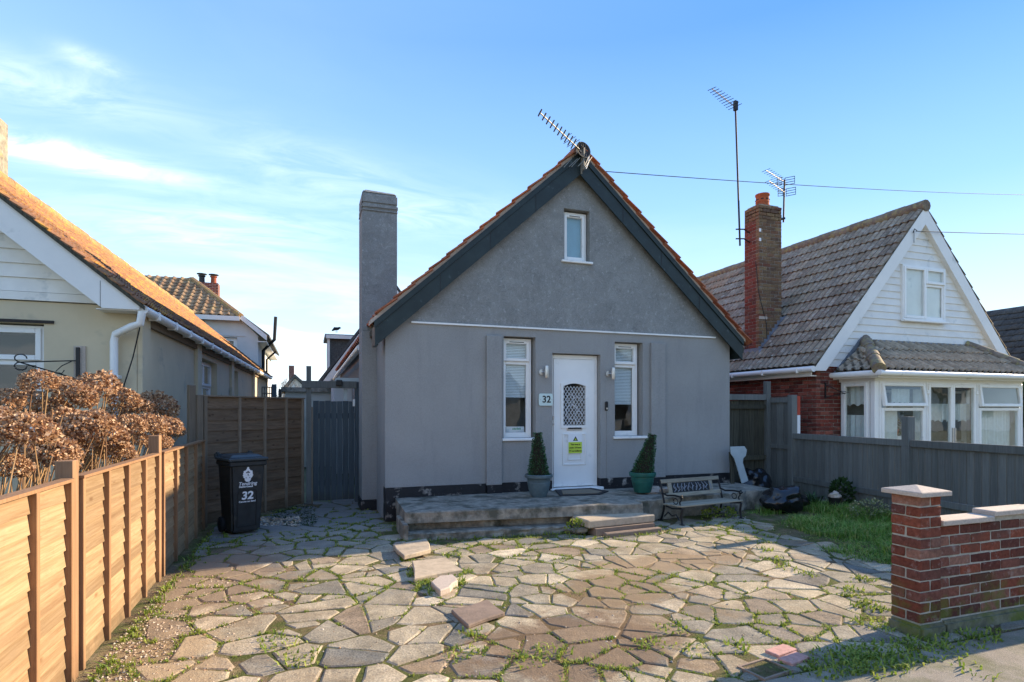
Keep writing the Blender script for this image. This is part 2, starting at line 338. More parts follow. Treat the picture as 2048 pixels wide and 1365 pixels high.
M = dict(
 render=mat_render(), upvc=simple('white_upvc', (.84, .82, .78), .35, .04, 3, spec=.5, stain=((.6, .6, .58), 4, .62)),
 fascia=simple('white_fascia', (.80, .77, .72), .45, .05, 2, stain=((.5, .5, .46), 3, .62)),
 plinth=simple('black_plinth', (.012, .012, .014), .55, .3, 12, .6, 60, stain=((.42, .38, .33), 5, .56)),
 barge=simple('dark_green_grey_barge', (.017, .028, .028), .5, .3, 5, .3, 40, stain=((.09, .12, .12), 9, .62)),
 black=simple('black_metal', (.012, .012, .013), .45, .2, 20, .2, 60), dark=simple('dark_interior', (.02, .022, .022), .9),
 room=simple('room_wall', (.26, .29, .27), .9), blind=simple('white_blind', (.84, .87, .88), .6, .04),
 curtain=simple('net_curtain', (.72, .75, .72), .9, .08, 14), steel=simple('brushed_steel', (.55, .52, .49), .3, .1, 30, metal=.9),
 alu=simple('aluminium', (.22, .20, .16), .6, .2, 40, metal=.0), rust=simple('rusty_steel', (.03, .022, .018), .7, .4, 40, .3),
 concrete=simple('weathered_concrete', (.27, .24, .19), .95, .45, 9, 1, 60, stain=((.10, .095, .07), 3.4, .48)),
 slab=simple('paving_slab', (.46, .37, .26), .9, .2, 12, .8, 70, stain=((.24, .21, .16), 6, .6)),
 slab2=simple('brown_slab', (.25, .18, .13), .9, .2, 10, .8, 70, stain=((.14, .11, .09), 6, .6)),
 cream=simple('cream_render', (.62, .51, .34), .9, .08, 1.5, .5, 120, stain=((.36, .33, .26), 1.6, .6)),
 creampale=simple('pale_render', (.5, .48, .41), .9, .08, 2, .4, 120), whitewall=simple('white_render', (.66, .65, .62), .9, .06, 2, .3, 90),  # pale beige is this render's own colour
 clad=simple('white_cladding', (.78, .75, .69), .5, .07, 3, spec=.4, stain=((.45, .47, .46), 2.5, .6)),
 clay=mat_tile('red_clay_tile', [(.42, .11, .045), (.52, .15, .065), (.42, .16, .09), (.3, .085, .045)], ((.38, .25, .06), 6, .62)),
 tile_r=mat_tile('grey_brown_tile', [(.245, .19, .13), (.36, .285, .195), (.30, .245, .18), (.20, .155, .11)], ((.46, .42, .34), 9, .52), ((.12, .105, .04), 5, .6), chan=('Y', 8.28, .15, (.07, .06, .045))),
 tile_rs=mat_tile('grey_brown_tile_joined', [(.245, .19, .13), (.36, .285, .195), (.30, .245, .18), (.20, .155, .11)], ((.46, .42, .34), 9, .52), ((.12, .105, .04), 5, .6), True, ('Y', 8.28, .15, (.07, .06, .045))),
 tile_l=mat_tile('orange_lichen_tile', [(.26, .13, .07), (.34, .17, .09), (.2, .11, .07)], ((.5, .27, .05), 3.2, .5), ((.13, .1, .06), 8, .6)),
 tile_ls=mat_tile('orange_lichen_tile_joined', [(.26, .13, .07), (.34, .17, .09), (.2, .11, .07)], ((.5, .27, .05), 3.2, .5), ((.13, .1, .06), 8, .6), True),
 tile_b=mat_tile('yellow_brown_tile', [(.26, .15, .085), (.46, .30, .17), (.36, .23, .13)], ((.45, .33, .14), 2, .55), None, True),
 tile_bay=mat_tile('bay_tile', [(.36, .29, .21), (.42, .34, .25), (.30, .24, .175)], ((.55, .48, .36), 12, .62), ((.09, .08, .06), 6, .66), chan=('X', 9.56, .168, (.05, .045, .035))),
 slate=mat_tile('dark_tile', [(.06, .06, .06), (.1, .1, .095), (.08, .075, .07)], ((.2, .2, .17), 8, .6), None, True),
 ridge=mat_tile('ridge_tile', [(.2, .15, .11), (.24, .19, .15)], ((.34, .29, .12), 8, .5)),
 ridge_l=mat_tile('orange_ridge_tile', [(.36, .2, .1), (.4, .25, .12)], ((.45, .32, .08), 5, .5)),
 lead=simple('lead_flashing', (.2, .22, .25), .6, .2, 14, .3, 30),
 brick_g=mat_brick('garden_brick', [(.16, .045, .028), (.26, .075, .042), (.10, .032, .024), (.21, .08, .055), (.13, .05, .04), (.30, .15, .105), (.20, .055, .033), (.085, .04, .032)], (.08, .34), .45),
 brick_h=mat_brick('house_brick', [(.15, .03, .02), (.26, .06, .04), (.09, .022, .02), (.32, .10, .07), (.12, .028, .02), (.24, .07, .05)], None, .3),
 brick_c=mat_brick('chimney_brick', [(.2, .045, .03), (.27, .075, .05), (.13, .05, .04), (.24, .09, .06)], None, .3),
 brick_cf=mat_brick('lichen_brick', [(.19, .10, .06), (.26, .17, .09), (.14, .085, .06), (.3, .2, .1), (.2, .08, .05)], None, .4),
 mortar=mat_mortar('mortar', (.43, .39, .32)), mortar_h=mat_mortar('pale_mortar', (.30, .27, .23)), coping=simple('coping_stone', (.5, .41, .33), .9, .15, 60, .7, 90, stain=((.35, .33, .22), 9, .6)),
 fence_o=mat_wood('orange_fence_wood', (.31, .195, .10), (.46, .32, .185), 'y', (.20, .105, .05), .6, True, .4),
 batten_o=mat_wood('orange_fence_batten', (.32, .17, .085), (.44, .26, .14), 'z', (.22, .10, .05), .4, False),
 post_o=mat_wood('fence_post_wood', (.30, .16, .085), (.42, .25, .14), 'z', (.2, .11, .06), .4, False),
 fence_b=mat_wood('brown_fence_wood', (.17, .105, .062), (.28, .185, .115), 'xy', (.06, .035, .022), .6),
 batten_b=mat_wood('pale_batten_wood', (.22, .165, .115), (.33, .25, .175), 'z', (.14, .1, .07), .4, False),
 gate=mat_wood('grey_blue_gate_paint', (.06, .078, .088), (.10, .125, .14), 'z', (.035, .045, .05), .5, False, .18),
 grey=mat_wood('grey_fence_paint', (.15, .155, .145), (.22, .225, .21), 'z', (.10, .105, .09), .6, False, .3),
 oldwood=mat_wood('old_greenish_wood', (.045, .04, .03), (.12, .11, .075), 'z', (.03, .035, .02), .6, False),
 benchwood=mat_wood('bench_wood', (.3, .26, .19), (.45, .40, .30), 'x', (.2, .17, .12), .4, False),
 stone=mat_stone(), dirt=mat_dirt(),
 bin=simple('black_bin_plastic', (.022, .024, .024), .5, .35, 9, .2, 90, stain=((.07, .06, .045), 5, .6)),
 binlid=simple('bin_lid_plastic', (.04, .05, .055), .35, .2, 9), bag=simple('black_plastic_bag', (.008, .009, .011), .22, .2, 9, .5, 18, spec=.6),
 pot_a=simple('blue_grey_pot', (.10, .14, .15), .5, .3, 7, stain=((.04, .05, .05), 6, .6)), pot_b=simple('green_pot', (.02, .12, .09), .5, .25, 7, stain=((.03, .06, .05), 6, .6)),
 soil=simple('potting_soil', (.03, .02, .015), 1, .4, 40, .8), mat_c=simple('mat_coir', (.24, .19, .13), 1, .3, 60, .8, 200), rubber=simple('mat_rubber', (.02, .02, .022), .7),
 topi=mat_leaf('box_leaf', [(.012, .045, .018), (.03, .10, .035), (.07, .18, .06), (.02, .06, .025)], .45, .15),
 weed=mat_leaf('weed_leaf', [(.09, .17, .02), (.22, .30, .04), (.38, .42, .08), (.13, .2, .035)], .6, .35),
 grass=mat_leaf('grass_blade', [(.07, .15, .02), (.16, .31, .04), (.25, .40, .07), (.44, .42, .16)], .6, .3),
 darkleaf=mat_leaf('dark_leaf', [(.012, .03, .01), (.03, .07, .02), (.05, .1, .03)], .5, .2), paleleaf=mat_leaf('variegated_leaf', [(.35, .36, .2), (.1, .16, .05), (.5, .5, .32)], .5, .2),
 petal=mat_leaf('dry_petal', [(.17, .075, .04), (.36, .19, .095), (.55, .34, .19), (.72, .52, .34), (.27, .13, .065)], .8, .25),
 stem=mat_leaf('dry_stem', [(.24, .13, .06), (.4, .25, .12), (.14, .07, .04)], .85, 0), bark=simple('bark', (.10, .085, .065), .95, .3, 30, .5),
 twig=simple('twig', (.16, .14, .12), .95), pebble=mat_leaf('pebble', [(.2, .14, .09), (.5, .4, .28), (.36, .22, .13), (.62, .54, .42), (.25, .22, .19)], .9, 0),
 asphalt=None, glass=mat_glass('window_glass'), glass2=mat_glass('window_glass_bay', (.955, .975, .97), 2.2), lglass=mat_glass('leaded_glass', (.35, .38, .38), 2.0),
 white=simple('white_paint', (.8, .8, .8), .5, .02), yellow=simple('sign_yellow_green', (.52, .66, .06), .5, .02), ink=simple('ink_black', (.015, .015, .015), .6, .05),
 plate=simple('number_plate_glass', (.6, .72, .68), .2, .03, spec=.6), wire=simple('cable', (.02, .02, .02), .6), frosted=simple('pale_blue_blind', (.22, .38, .46), .5, .05),
 board=simple('pale_plastic', (.42, .47, .47), .5, .08, 6), poster=simple('lamp_glow_glass', (.7, .7, .66), .3), card=simple('card_white', (.7, .72, .74), .6, .02), green=simple('card_green', (.03, .3, .18), .6, .02),
)
def mat_pavement():
    m = NT('pavement_concrete', .95, .15)
    c = m.ramp(m.noise(4, 6, .7), (.3, (.24, .205, .16)), (.7, (.38, .335, .27)))
    c = m.mix(m.ramp(m.noise(1.8, 6, .75), (.45, 0.0), (.62, .8)), c, (.15, .155, .075))
    c = m.mix(1.0, c, m.ramp(m.noise(140, 3, .8), (.3, .6), (.7, 1.25)), 'MULTIPLY')
    m.col(c); m.bump(m.noise(90, 4, .8), .7, .008); return m.m
M['asphalt'] = mat_pavement()
M['field'] = simple('far_ground', (.15, .16, .09), 1, .3, .8, .3, 30)
M['road'] = simple('road_asphalt', (.06, .06, .062), .9, .2, 20, .6, 120)
def text(s, size, mat, M4, name='lettering', parent=None, thick=.0015, bold=0.0, shear=0.0, align='CENTER', sx=1.0):
    """flat lettering: local x right, z up, facing -y"""
    cu = bpy.data.curves.new('t', 'FONT'); cu.body = s; cu.size = size; cu.align_x = align; cu.extrude = thick; cu.offset = bold; cu.shear = shear; cu.space_line = .95
    o = bpy.data.objects.new('t', cu); me = bpy.data.meshes.new_from_object(o)
    me.transform(M4 @ Matrix.Rotation(R(90), 4, 'X') @ Matrix.Diagonal((sx, 1, 1, 1))); me.materials.clear(); me.materials.append(mat)
    bpy.data.objects.remove(o); bpy.data.curves.remove(cu)
    return link(bpy.data.objects.new(name, me), parent)
def frame_at(p, rz=0.0):    # local frame: x along the wall, y into it, z up
    return Matrix.Translation(Vector(p)) @ Matrix.Rotation(rz, 4, 'Z')
def window(parent, F, w, h, lights, fw=.05, sash=.045, depth=.07, behind='dark', glass='glass', name='window', sill=None, blind=None, gap=.05):
    """lights: list of (x0,x1,z0,z1,opens) in metres; F puts local x,z on the outer face"""
    mb = MB(F); mb.ring(0, w, 0, h, fw, 0, depth)
    f = mb.build('window_frame', M['upvc'], None)
    f.name = name; root = f
    root.parent = parent; root.matrix_parent_inverse = WM[parent.name].inverted(); WM[root.name] = Matrix.Identity(4)
    for x0, x1, z0, z1, op in lights:
        y0 = -.018 if op else .012
        MB(F).ring(x0, x1, z0, z1, sash, y0, .05).build('sash', M['upvc'], root, bevel=.006)
        MB(F).box(x0+sash, x1-sash, y0+.03, y0+.036, z0+sash, z1-sash).build('pane', M[glass], root)
    b = MB(F)
    b.box(fw*.6, w-fw*.6, gap+.03, gap+.04, fw*.6, h-fw*.6).build('backing', M[behind], root)
    if sill:
        MB(F).box(-sill[0], w+sill[1], -sill[2], .02, -.045, -.003).build('sill', M['upvc'], root, bevel=.006)
    return root
def brick_mesh(mat, name='brick'):
    return MB().box(-.5, .5, -.5, .5, -.5, .5), mat
BRK = {}
def brick_unit(key, L, W, H, bev=.004, var=0):
    k = (key, round(L, 4), round(W, 4), round(H, 4), var)
    if k not in BRK:
        b = MB(); b.box(-L/2, L/2, -W/2, W/2, -H/2, H/2)
        r = random.Random(len(BRK))
        b.v = [v+Vector((r.uniform(-1, 1)*.004, r.uniform(-1, 1)*.003, r.uniform(-1, 1)*.003)) for v in b.v]
        BRK[k] = b.mesh('brick', M[key], bevel=bev*1.5)
    return BRK[k]
def brick_course_wall(parent, F, length, z0, rows, key, depth=.1, start=0, L=.215, pitch=.225, hp=.075, skip=None, ends=(False, False)):
    """single-skin stretcher bond; local x along, front face y=0"""
    for r in range(rows):
        x = 0.0; first = (r+start) % 2
        while x < length-.02:
            l = .1025 if (first and x == 0) else L
            l = min(l, length-x)
            if l > .03 and not (skip and skip(x, x+l, z0+r*hp)):
                me = brick_unit(key, l, depth, .065, var=rnd.randrange(3))
                inst('brick', me, F @ Matrix.Translation((x+l/2, depth/2+rnd.uniform(-.002, .002), z0+r*hp+.0325)) @ Matrix.Rotation(rnd.uniform(-.006, .006), 4, 'Y'), parent)
            x += l+(pitch-L)
# ================================================================== SETTING
g = MB().add([(-400, -400, -.045), (400, -400, -.045), (400, 400, -.045), (-400, 400, -.045)], [(0, 1, 2, 3)]).build('ground', M['field'], kind='structure')
pv = MB().box(-8, 14, .55, 2.70, -.12, .0).build('pavement', M['asphalt'], kind='structure')
rd = MB().box(-60, 60, -7.5, .40, -.2, -.10).build('road', M['road'], kind='structure')
kb = MB().box(-60, 60, .402, .548, -.2, .004).build('kerb', M['concrete'], kind='structure', bevel=.01)
patio = thing('patio', (3, 5, 0), None, None); tag(patio, kind='structure')
MB().add([(-1.36, 2.71, -.006), (8.3, 2.71, -.006), (8.3, 10.35, -.006), (-1.36, 10.35, -.006)], [(0, 1, 2, 3)]).build('yard_bed', M['dirt'], kind='structure')
# ---- crazy paving: voronoi cells shrunk by the joint width
PX0, PX1, PY0, PY1 = -1.22, 8.0, 2.72, 10.3
prnd = random.Random(7)
def clip(poly, nx, ny, d):      # keep nx*x+ny*y <= d
    out = []
    for i in range(len(poly)):
        a, b = poly[i], poly[(i+1) % len(poly)]; da = nx*a[0]+ny*a[1]-d; db = nx*b[0]+ny*b[1]-d
        if da <= 0: out.append(a)
        if da*db < 0:
            t = da/(da-db); out.append((a[0]+(b[0]-a[0])*t, a[1]+(b[1]-a[1])*t))
    return out
def area(p): return abs(sum(p[i][0]*p[(i+1) % len(p)][1]-p[(i+1) % len(p)][0]*p[i][1] for i in range(len(p))))/2
def paved(x, y):
    if y > 7.0 and 1.05 < x < 7.3: return False           # doorstep and house
    if 6.7 < y <= 7.0 and 1.1 < x < 4.6: return False
    if y > 8.3 and x > .95: return False
    if x < .9 and y > 8.0 and (x+1.36)*.755-(y-8.79)*.655 < .12: return False   # behind the diagonal fence
    if x < -1.14: return False
    gx = 5.75+max(0, (4.6-y))*.45+max(0, y-5.6)*.25
    if x > gx+.15*math.sin(y*5): return False              # the weedy strip along the grey fence
    if y < 2.74: return False
    return True
stones = []; edges = []
sites = []
yy_ = PY0-.3; row = 0
while yy_ < PY1+.4:
    xx_ = PX0-.3+(row % 2)*.14
    while xx_ < PX1+.4:
        if prnd.random() > .26: sites.append((xx_+prnd.uniform(-.19, .19), yy_+prnd.uniform(-.165, .165)))
        xx_ += .28
    yy_ += .24; row += 1
cells_ = []
for i, (sx_, sy_) in enumerate(sites):
    poly = [(sx_-.9, sy_-.9), (sx_+.9, sy_-.9), (sx_+.9, sy_+.9), (sx_-.9, sy_+.9)]
    for j, (tx, ty) in enumerate(sites):
        if j == i or abs(tx-sx_) > 1.4 or abs(ty-sy_) > 1.4: continue
        dx, dy = tx-sx_, ty-sy_; L = math.hypot(dx, dy); nx, ny = dx/L, dy/L
        poly = clip(poly, nx, ny, nx*(sx_+tx)/2+ny*(sy_+ty)/2)
        if len(poly) < 3: break
    if len(poly) >= 3: poly = clip(poly, 0, -1, -2.725)
    if len(poly) >= 3: poly = clip(poly, -1, 0, 1.2)
    if len(poly) < 3: continue
    if area(poly) > .07 and prnd.random() < .42:
        far = max(((p, q) for p in poly for q in poly), key=lambda t: (t[0][0]-t[1][0])**2+(t[0][1]-t[1][1])**2)
        ang = math.atan2(far[1][1]-far[0][1], far[1][0]-far[0][0])+prnd.uniform(-.3, .3)
        cx = sum(p[0] for p in poly)/len(poly); cy = sum(p[1] for p in poly)/len(poly); nx, ny = math.cos(ang), math.sin(ang); d = nx*cx+ny*cy+prnd.uniform(-.06, .06)
        cells_ += [q for q in (clip(poly, nx, ny, d), clip(poly, -nx, -ny, -d)) if len(q) > 2]
    else: cells_.append(poly)
for poly in cells_:
    cx = sum(p[0] for p in poly)/len(poly); cy = sum(p[1] for p in poly)/len(poly)
    if not paved(cx, cy): continue
    if area(poly) < .012: continue
    for a, b in zip(poly, poly[1:]+poly[:1]): edges.append((a, b))
    gap = prnd.choice((.001, .002, .004, .006, .009))+(.004 if (cx < .3 and cy < 6) else 0)
    ccw = sum(poly[i][0]*poly[(i+1) % len(poly)][1]-poly[(i+1) % len(poly)][0]*poly[i][1] for i in range(len(poly))) > 0
    q = poly
    for a, b in zip(poly, poly[1:]+poly[:1]):
        L = math.hypot(b[0]-a[0], b[1]-a[1])
        if L < 1e-5: continue
        nx, ny = (b[1]-a[1])/L, -(b[0]-a[0])/L
        if not ccw: nx, ny = -nx, -ny
        g_ = gap*prnd.uniform(.6, 1.8); an = prnd.uniform(-.03, .03); mx, my = (a[0]+b[0])/2, (a[1]+b[1])/2
        nx2, ny2 = nx*math.cos(an)-ny*math.sin(an), nx*math.sin(an)+ny*math.cos(an)
        q = clip(q, nx2, ny2, nx2*mx+ny2*my-g_)
        if len(q) < 3: break
    # sharp corners are always broken off
    for _ in range(3):
        if len(q) < 3: break
        for k in range(len(q)):
            p = Vector(q[k]); u1 = Vector(q[k-1])-p; u2 = Vector(q[(k+1) % len(q)])-p
            if u1.length > .02 and u2.length > .02 and u1.angle(u2) < 1.15:
                n_ = -(u1.normalized()+u2.normalized()).normalized(); q = clip(q, n_.x, n_.y, n_.x*p.x+n_.y*p.y-prnd.uniform(.03, .07)); break
    # now and then a corner is broken off
    if len(q) >= 3 and prnd.random() < .6:
        k = prnd.randrange(len(q)); p = q[k]; dx, dy = p[0]-cx, p[1]-cy; L = max(.01, math.hypot(dx, dy)); q = clip(q, dx/L, dy/L, (dx*p[0]+dy*p[1])/L-prnd.uniform(.02, .09))
    if len(q) < 3 or area(q) < .008: continue
    if cx < -.15 and cy < 4.9 and prnd.random() < .05: continue
    if cx < -.95 and prnd.random() < .12: continue
    stones.append((area(q)/(cx*cx+cy*cy), q, cx, cy))
stones.sort(key=lambda s: -s[0])
def stone_geo(poly, cx, cy, r, z=0, th=.04):
    pts = []
    for a, b in zip(poly, poly[1:]+poly[:1]):
        L = math.hypot(b[0]-a[0], b[1]-a[1]); k = max(1, min(3, int(L/.13)))
        for q in range(k):
            t = q/k; e = 0 if q == 0 else r.uniform(-.012, .009)
            nx, ny = (b[1]-a[1])/max(L, 1e-4), -(b[0]-a[0])/max(L, 1e-4)
            px, py = a[0]+(b[0]-a[0])*t+nx*e, a[1]+(b[1]-a[1])*t+ny*e
            if q == 0 and L > .05:               # knock the corners off
                px += (cx-px)*.02; py += (cy-py)*.02
            pts.append((px-cx, py-cy))
    n = len(pts); tx, ty = r.uniform(-.012, .012), r.uniform(-.012, .012); dz = z+r.uniform(-.003, .004)
    v = [(x, y, -th) for x, y in pts]+[(x, y, dz-.006+x*tx+y*ty) for x, y in pts]
    v += [(x*(1-.016/max(.05, math.hypot(x, y))), y*(1-.016/max(.05, math.hypot(x, y))), dz+x*tx+y*ty) for x, y in pts]
    f = [(i, (i+1) % n, n+(i+1) % n, n+i) for i in range(n)]+[(n+i, n+(i+1) % n, 2*n+(i+1) % n, 2*n+i) for i in range(n)]+[tuple(range(2*n, 3*n))]
    return v, f
rv, rf = [], []
for k, (_, poly, cx, cy) in enumerate(stones):
    v, f = stone_geo(poly, cx, cy, prnd)
    if k < 290:
        me = bpy.data.meshes.new('stone'); me.from_pydata(v, [], f); me.materials.append(M['stone'])
        link(bpy.data.objects.new('stone', me), patio, Matrix.Translation((cx, cy, 0)))
    else:
        b = len(rv); rv += [(x+cx, y+cy, z) for x, y, z in v]; rf += [tuple(b+i for i in q) for q in f]
if rv: raw('small_stones', rv, rf, M['stone'], patio, 'stuff')
# loose raised slabs lying on the paving
SLABS = []
def slab(label, corners, z, th, mat, tilt=(0, 0)):
    b = MB(); c = sum((Vector(p) for p in corners), Vector())/len(corners)
    r = random.Random(int(c.x*1000))
    pts = []
    for a, d in zip(corners, corners[1:]+corners[:1]):
        a, d = Vector(a), Vector(d); pts.append(a); pts.append(a.lerp(d, .5)+Vector((r.uniform(-.022, .022), r.uniform(-.022, .022), 0)))
    b.prism([(p.x, p.y, z-th+(p.x-c.x)*tilt[0]+(p.y-c.y)*tilt[1]) for p in pts], (0, 0, th))
    o = b.build('loose_slab', M[mat], bevel=.008); tag(o, label, 'slab', 'loose slabs by the step'); return o
def gq(z, *pp): return [G(x, y, z) for x, y in pp]
slab('square tan slab lying loose at the left end of the doorstep', gq(.065, (786, 1086), (853, 1076), (861, 1100), (808, 1113)), .065, .05, 'slab', (.02, -.03))
slab('larger raised tan slab with grass round it below the left end of the step', gq(.07, (824, 1120), (893, 1111), (926, 1133), (828, 1152)), .05, .05, 'slab', (-.02, .02))
slab('small rounded pale stone beside the raised tan slab', gq(.08, (862, 1158), (880, 1146), (905, 1143), (916, 1155), (900, 1168), (880, 1175)), .055, .06, 'coping')
slab('dark brown slab tipped over a muddy hole in the middle of the yard', gq(.035, (902, 1218), (975, 1200), (1010, 1227), (936, 1250)), .038, .035, 'slab2', (.04, .0))
# pink bricks set at the kerb and a metal drain frame
for (a, bq) in (((1531, 1308), (1592, 1297)), ((1556, 1325), (1618, 1312))):
    p, q = G(a[0], a[1], .006), G(bq[0], bq[1], .006); ang = math.atan2(q.y-p.y, q.x-p.x)
    me = MB().box(-.1, .1, -.05, .05, -.05, .012).mesh('paver', simple('pink_paver', (.5, .27, .22), .9, .2, 30, .6), bevel=.004)
    inst('paver', me, Matrix.Translation((p+q)/2+Vector((0, 0, -.0))) @ Matrix.Rotation(ang+.2, 4, 'Z'), patio)
p = G(1530, 1340, 0)
dr = thing('drain_cover', (p.x, p.y, 0), 'small square inspection cover frame full of moss beside the pink bricks', 'drain cover', rz=.15)
F = Matrix.Translation(p) @ Matrix.Rotation(.15, 4, 'Z')
b = MB(F); b.box(-.13, .13, -.10, -.085, -.02, .012).box(-.13, .13, .085, .10, -.02, .012).box(-.13, -.115, -.085, .085, -.02, .012).box(.115, .13, -.085, .085, -.02, .012)
b.build('frame', M['slab2'], dr); MB(F).box(-.114, .114, -.084, .084, -.02, .004).build('cover', M['dirt'], dr)

# ---- leaf / blade builders
def blades(name, mat, spots, kind='stuff', parent=None):
    """spots: (x,y,z,height,spread,count,width)"""
    v, f = [], []; r = random.Random(5)
    for x, y, z, h, sp, n, w in spots:
        for _ in range(n):
            a = r.uniform(0, 6.283); bx = x+r.uniform(-1, 1)*sp*.5; by = y+r.uniform(-1, 1)*sp*.5
            hh = h*r.uniform(.5, 1.15); ln = hh*r.uniform(.3, 1.3); ww = w*r.uniform(.6, 1.2)
            dx, dy = math.cos(a), math.sin(a); px, py = -dy*ww/2, dx*ww/2; b = len(v)
            v += [(bx-px, by-py, z-.01), (bx+px, by+py, z-.01),
                  (bx+dx*ln*.35-px*.9, by+dy*ln*.35-py*.9, z+hh*.65), (bx+dx*ln*.35+px*.9, by+dy*ln*.35+py*.9, z+hh*.65),
                  (bx+dx*ln, by+dy*ln, z+hh*r.uniform(.6, 1.0))]
            f += [(b, b+1, b+3, b+2), (b+2, b+3, b+4)]
    return raw(name, v, f, M[mat], parent, kind)
# weeds in the joints
wr = random.Random(11); spots = []
for a, b_ in edges:
    L = math.hypot(b_[0]-a[0], b_[1]-a[1])
    mx, my = (a[0]+b_[0])/2, (a[1]+b_[1])/2
    nv = noise.noise(Vector((mx*.9, my*.9, 3.3)))+.35*noise.noise(Vector((mx*3, my*3, 8)))
    if my > 8.2 and nv < .25: continue
    t = 0
    while t < L:
        if wr.random() < (.42 if nv > .02 else (.14 if nv > -.15 else .03)):
            q = t/L; spots.append((a[0]+(b_[0]-a[0])*q, a[1]+(b_[1]-a[1])*q, -.012, wr.uniform(.014, .034)*(1.5 if nv > .2 else 1), .035, wr.randint(4, 8), .009))
        t += .028
for (px, py, s, n) in ((815, 1120, .12, 90), (830, 1150, .12, 90), (850, 1165, .14, 110), (870, 1185, .12, 70), (915, 1165, .14, 80), (930, 1145, .12, 60), (905, 1112, .16, 60), (1060, 1320, .22, 60), (1100, 1300, .2, 40), (835, 1140, .16, 50), (850, 1175, .18, 60), (905, 1150, .2, 50), (1350, 1258, .2, 50), (1300, 1290, .18, 50), (1390, 1300, .2, 40),
                      (1150, 1075, .12, 30), (1190, 1068, .1, 26), (1320, 1055, .14, 40), (560, 1290, .2, 50), (600, 1320, .2, 60), (540, 1275, .16, 40), (945, 1270, .16, 40), (1475, 1290, .14, 26),
                      (1700, 1320, .3, 260), (1740, 1325, .3, 240), (1780, 1310, .3, 240), (1850, 1300, .3, 90), (1650, 1335, .25, 60), (1960, 1275, .18, 70), (1700, 1180, .14, 50), (1740, 1215, .2, 110), (1760, 1250, .24, 130), (1730, 1160, .14, 60), (1900, 1290, .25, 60), (1830, 1290, .2, 70),
                      (1550, 1120, .2, 60), (1575, 1135, .2, 50), (1530, 1100, .14, 40), (1620, 1150, .16, 40), (1640, 1340, .2, 40), (925, 1310, .2, 50), (500, 1060, .2, 40), (470, 1085, .2, 40), (1960, 1345, .2, 20)):
    p = G(px, py); spots.append((p.x, p.y, -.015, .055, s*1.2, n, .014))
for k in range(150):     # along the foot of the left fence
    yy = wr.uniform(3.2, 8.4); spots.append((-1.2+abs(wr.gauss(0, .05)), yy, -.03, wr.uniform(.03, .09), .05, 7, .012))
for k in range(170):      # along the front of the step
    xx = wr.uniform(1.05, 4.6); spots.append((xx, (7.03-(xx-1.17)*.115 if xx < 3.3 else 6.40)+wr.uniform(-.07, .03), -.02, wr.uniform(.03, .08), .05, 6, .011))
for k in range(60):      # between yard and pavement
    xx = wr.uniform(2.6, 8); spots.append((xx, 2.72+wr.uniform(-.06, .08), -.02, wr.uniform(.02, .07), .09, 9, .013))
tag(blades('weeds', 'weed', spots), 'low green weeds growing in the joints of the crazy paving', 'weeds')
# grass strip on the right
spots = []; gr = random.Random(3)
for k in range(4600):
    yy = gr.uniform(2.9, 7.2); xx = gr.uniform(5.5, 8.25)
    lim = 5.85+max(0, (4.6-yy))*.5+max(0, yy-5.4)*.3+.25*math.sin(yy*4)
    nv = noise.noise(Vector((xx*1.1, yy*1.1, 1.0)))
    if xx < lim and not (nv > .15 and xx > lim-.5): continue
    if nv < -.22 and xx < 7: continue
    if yy > 6.4 and nv < .0: continue
    h = (.09+.12*max(0, nv+.25))*(.6 if xx < lim+.3 else 1.25)
    spots.append((xx, yy, -.04, h, .16, 11, .008))
tag(blades('grass', 'grass', spots), 'long unmown grass in front of the grey fence', 'grass')
spots = []
for k in range(420):
    p = G(gr.uniform(540, 632), gr.uniform(1012, 1052)); spots.append((p.x, p.y, -.03, .05, .08, 5, .016))
tag(blades('ground_cover', 'darkleaf', spots), 'dark green ground cover at the foot of the diagonal brown fence', 'plants')
# gravel
v, f = [], []; gr = random.Random(9)
def pebble(x, y, z, s):
    b = len(v); o = [Vector((1, 0, 0)), Vector((0, 1, 0)), Vector((-1, 0, 0)), Vector((0, -1, 0)), Vector((0, 0, .8)), Vector((0, 0, -.8))]
    for q in o: v.append((x+q.x*s*gr.uniform(.6, 1.3), y+q.y*s*gr.uniform(.6, 1.3), z+q.z*s*gr.uniform(.5, 1.1)))
    f.extend([tuple(b+i for i in t) for t in ((0, 1, 4), (1, 2, 4), (2, 3, 4), (3, 0, 4), (1, 0, 5), (2, 1, 5), (3, 2, 5), (0, 3, 5))])
for k in range(2800):
    if gr.random() < .72: x = -1.25+abs(gr.gauss(0, .36)); y = gr.uniform(2.8, 6.2)
    elif gr.random() < .6: x = gr.uniform(-1, 3); y = gr.uniform(2.8, 5)
    else: x = gr.uniform(-1, 7); y = gr.uniform(2.75, 7)
    pebble(x, y, -.006+gr.uniform(0, .005), gr.uniform(.004, .013))
for k in range(300):
    p = G(gr.uniform(520, 600), gr.uniform(1035, 1052)) if k % 2 else G(gr.uniform(1450, 1560), gr.uniform(985, 1010), .1*gr.random()); pebble(p.x, p.y, max(p.z, -.02), gr.uniform(.012, .04))
tag(raw('gravel', v, f, M['pebble'], None, 'stuff'), 'loose sandy gravel along the foot of the orange fence', 'gravel')

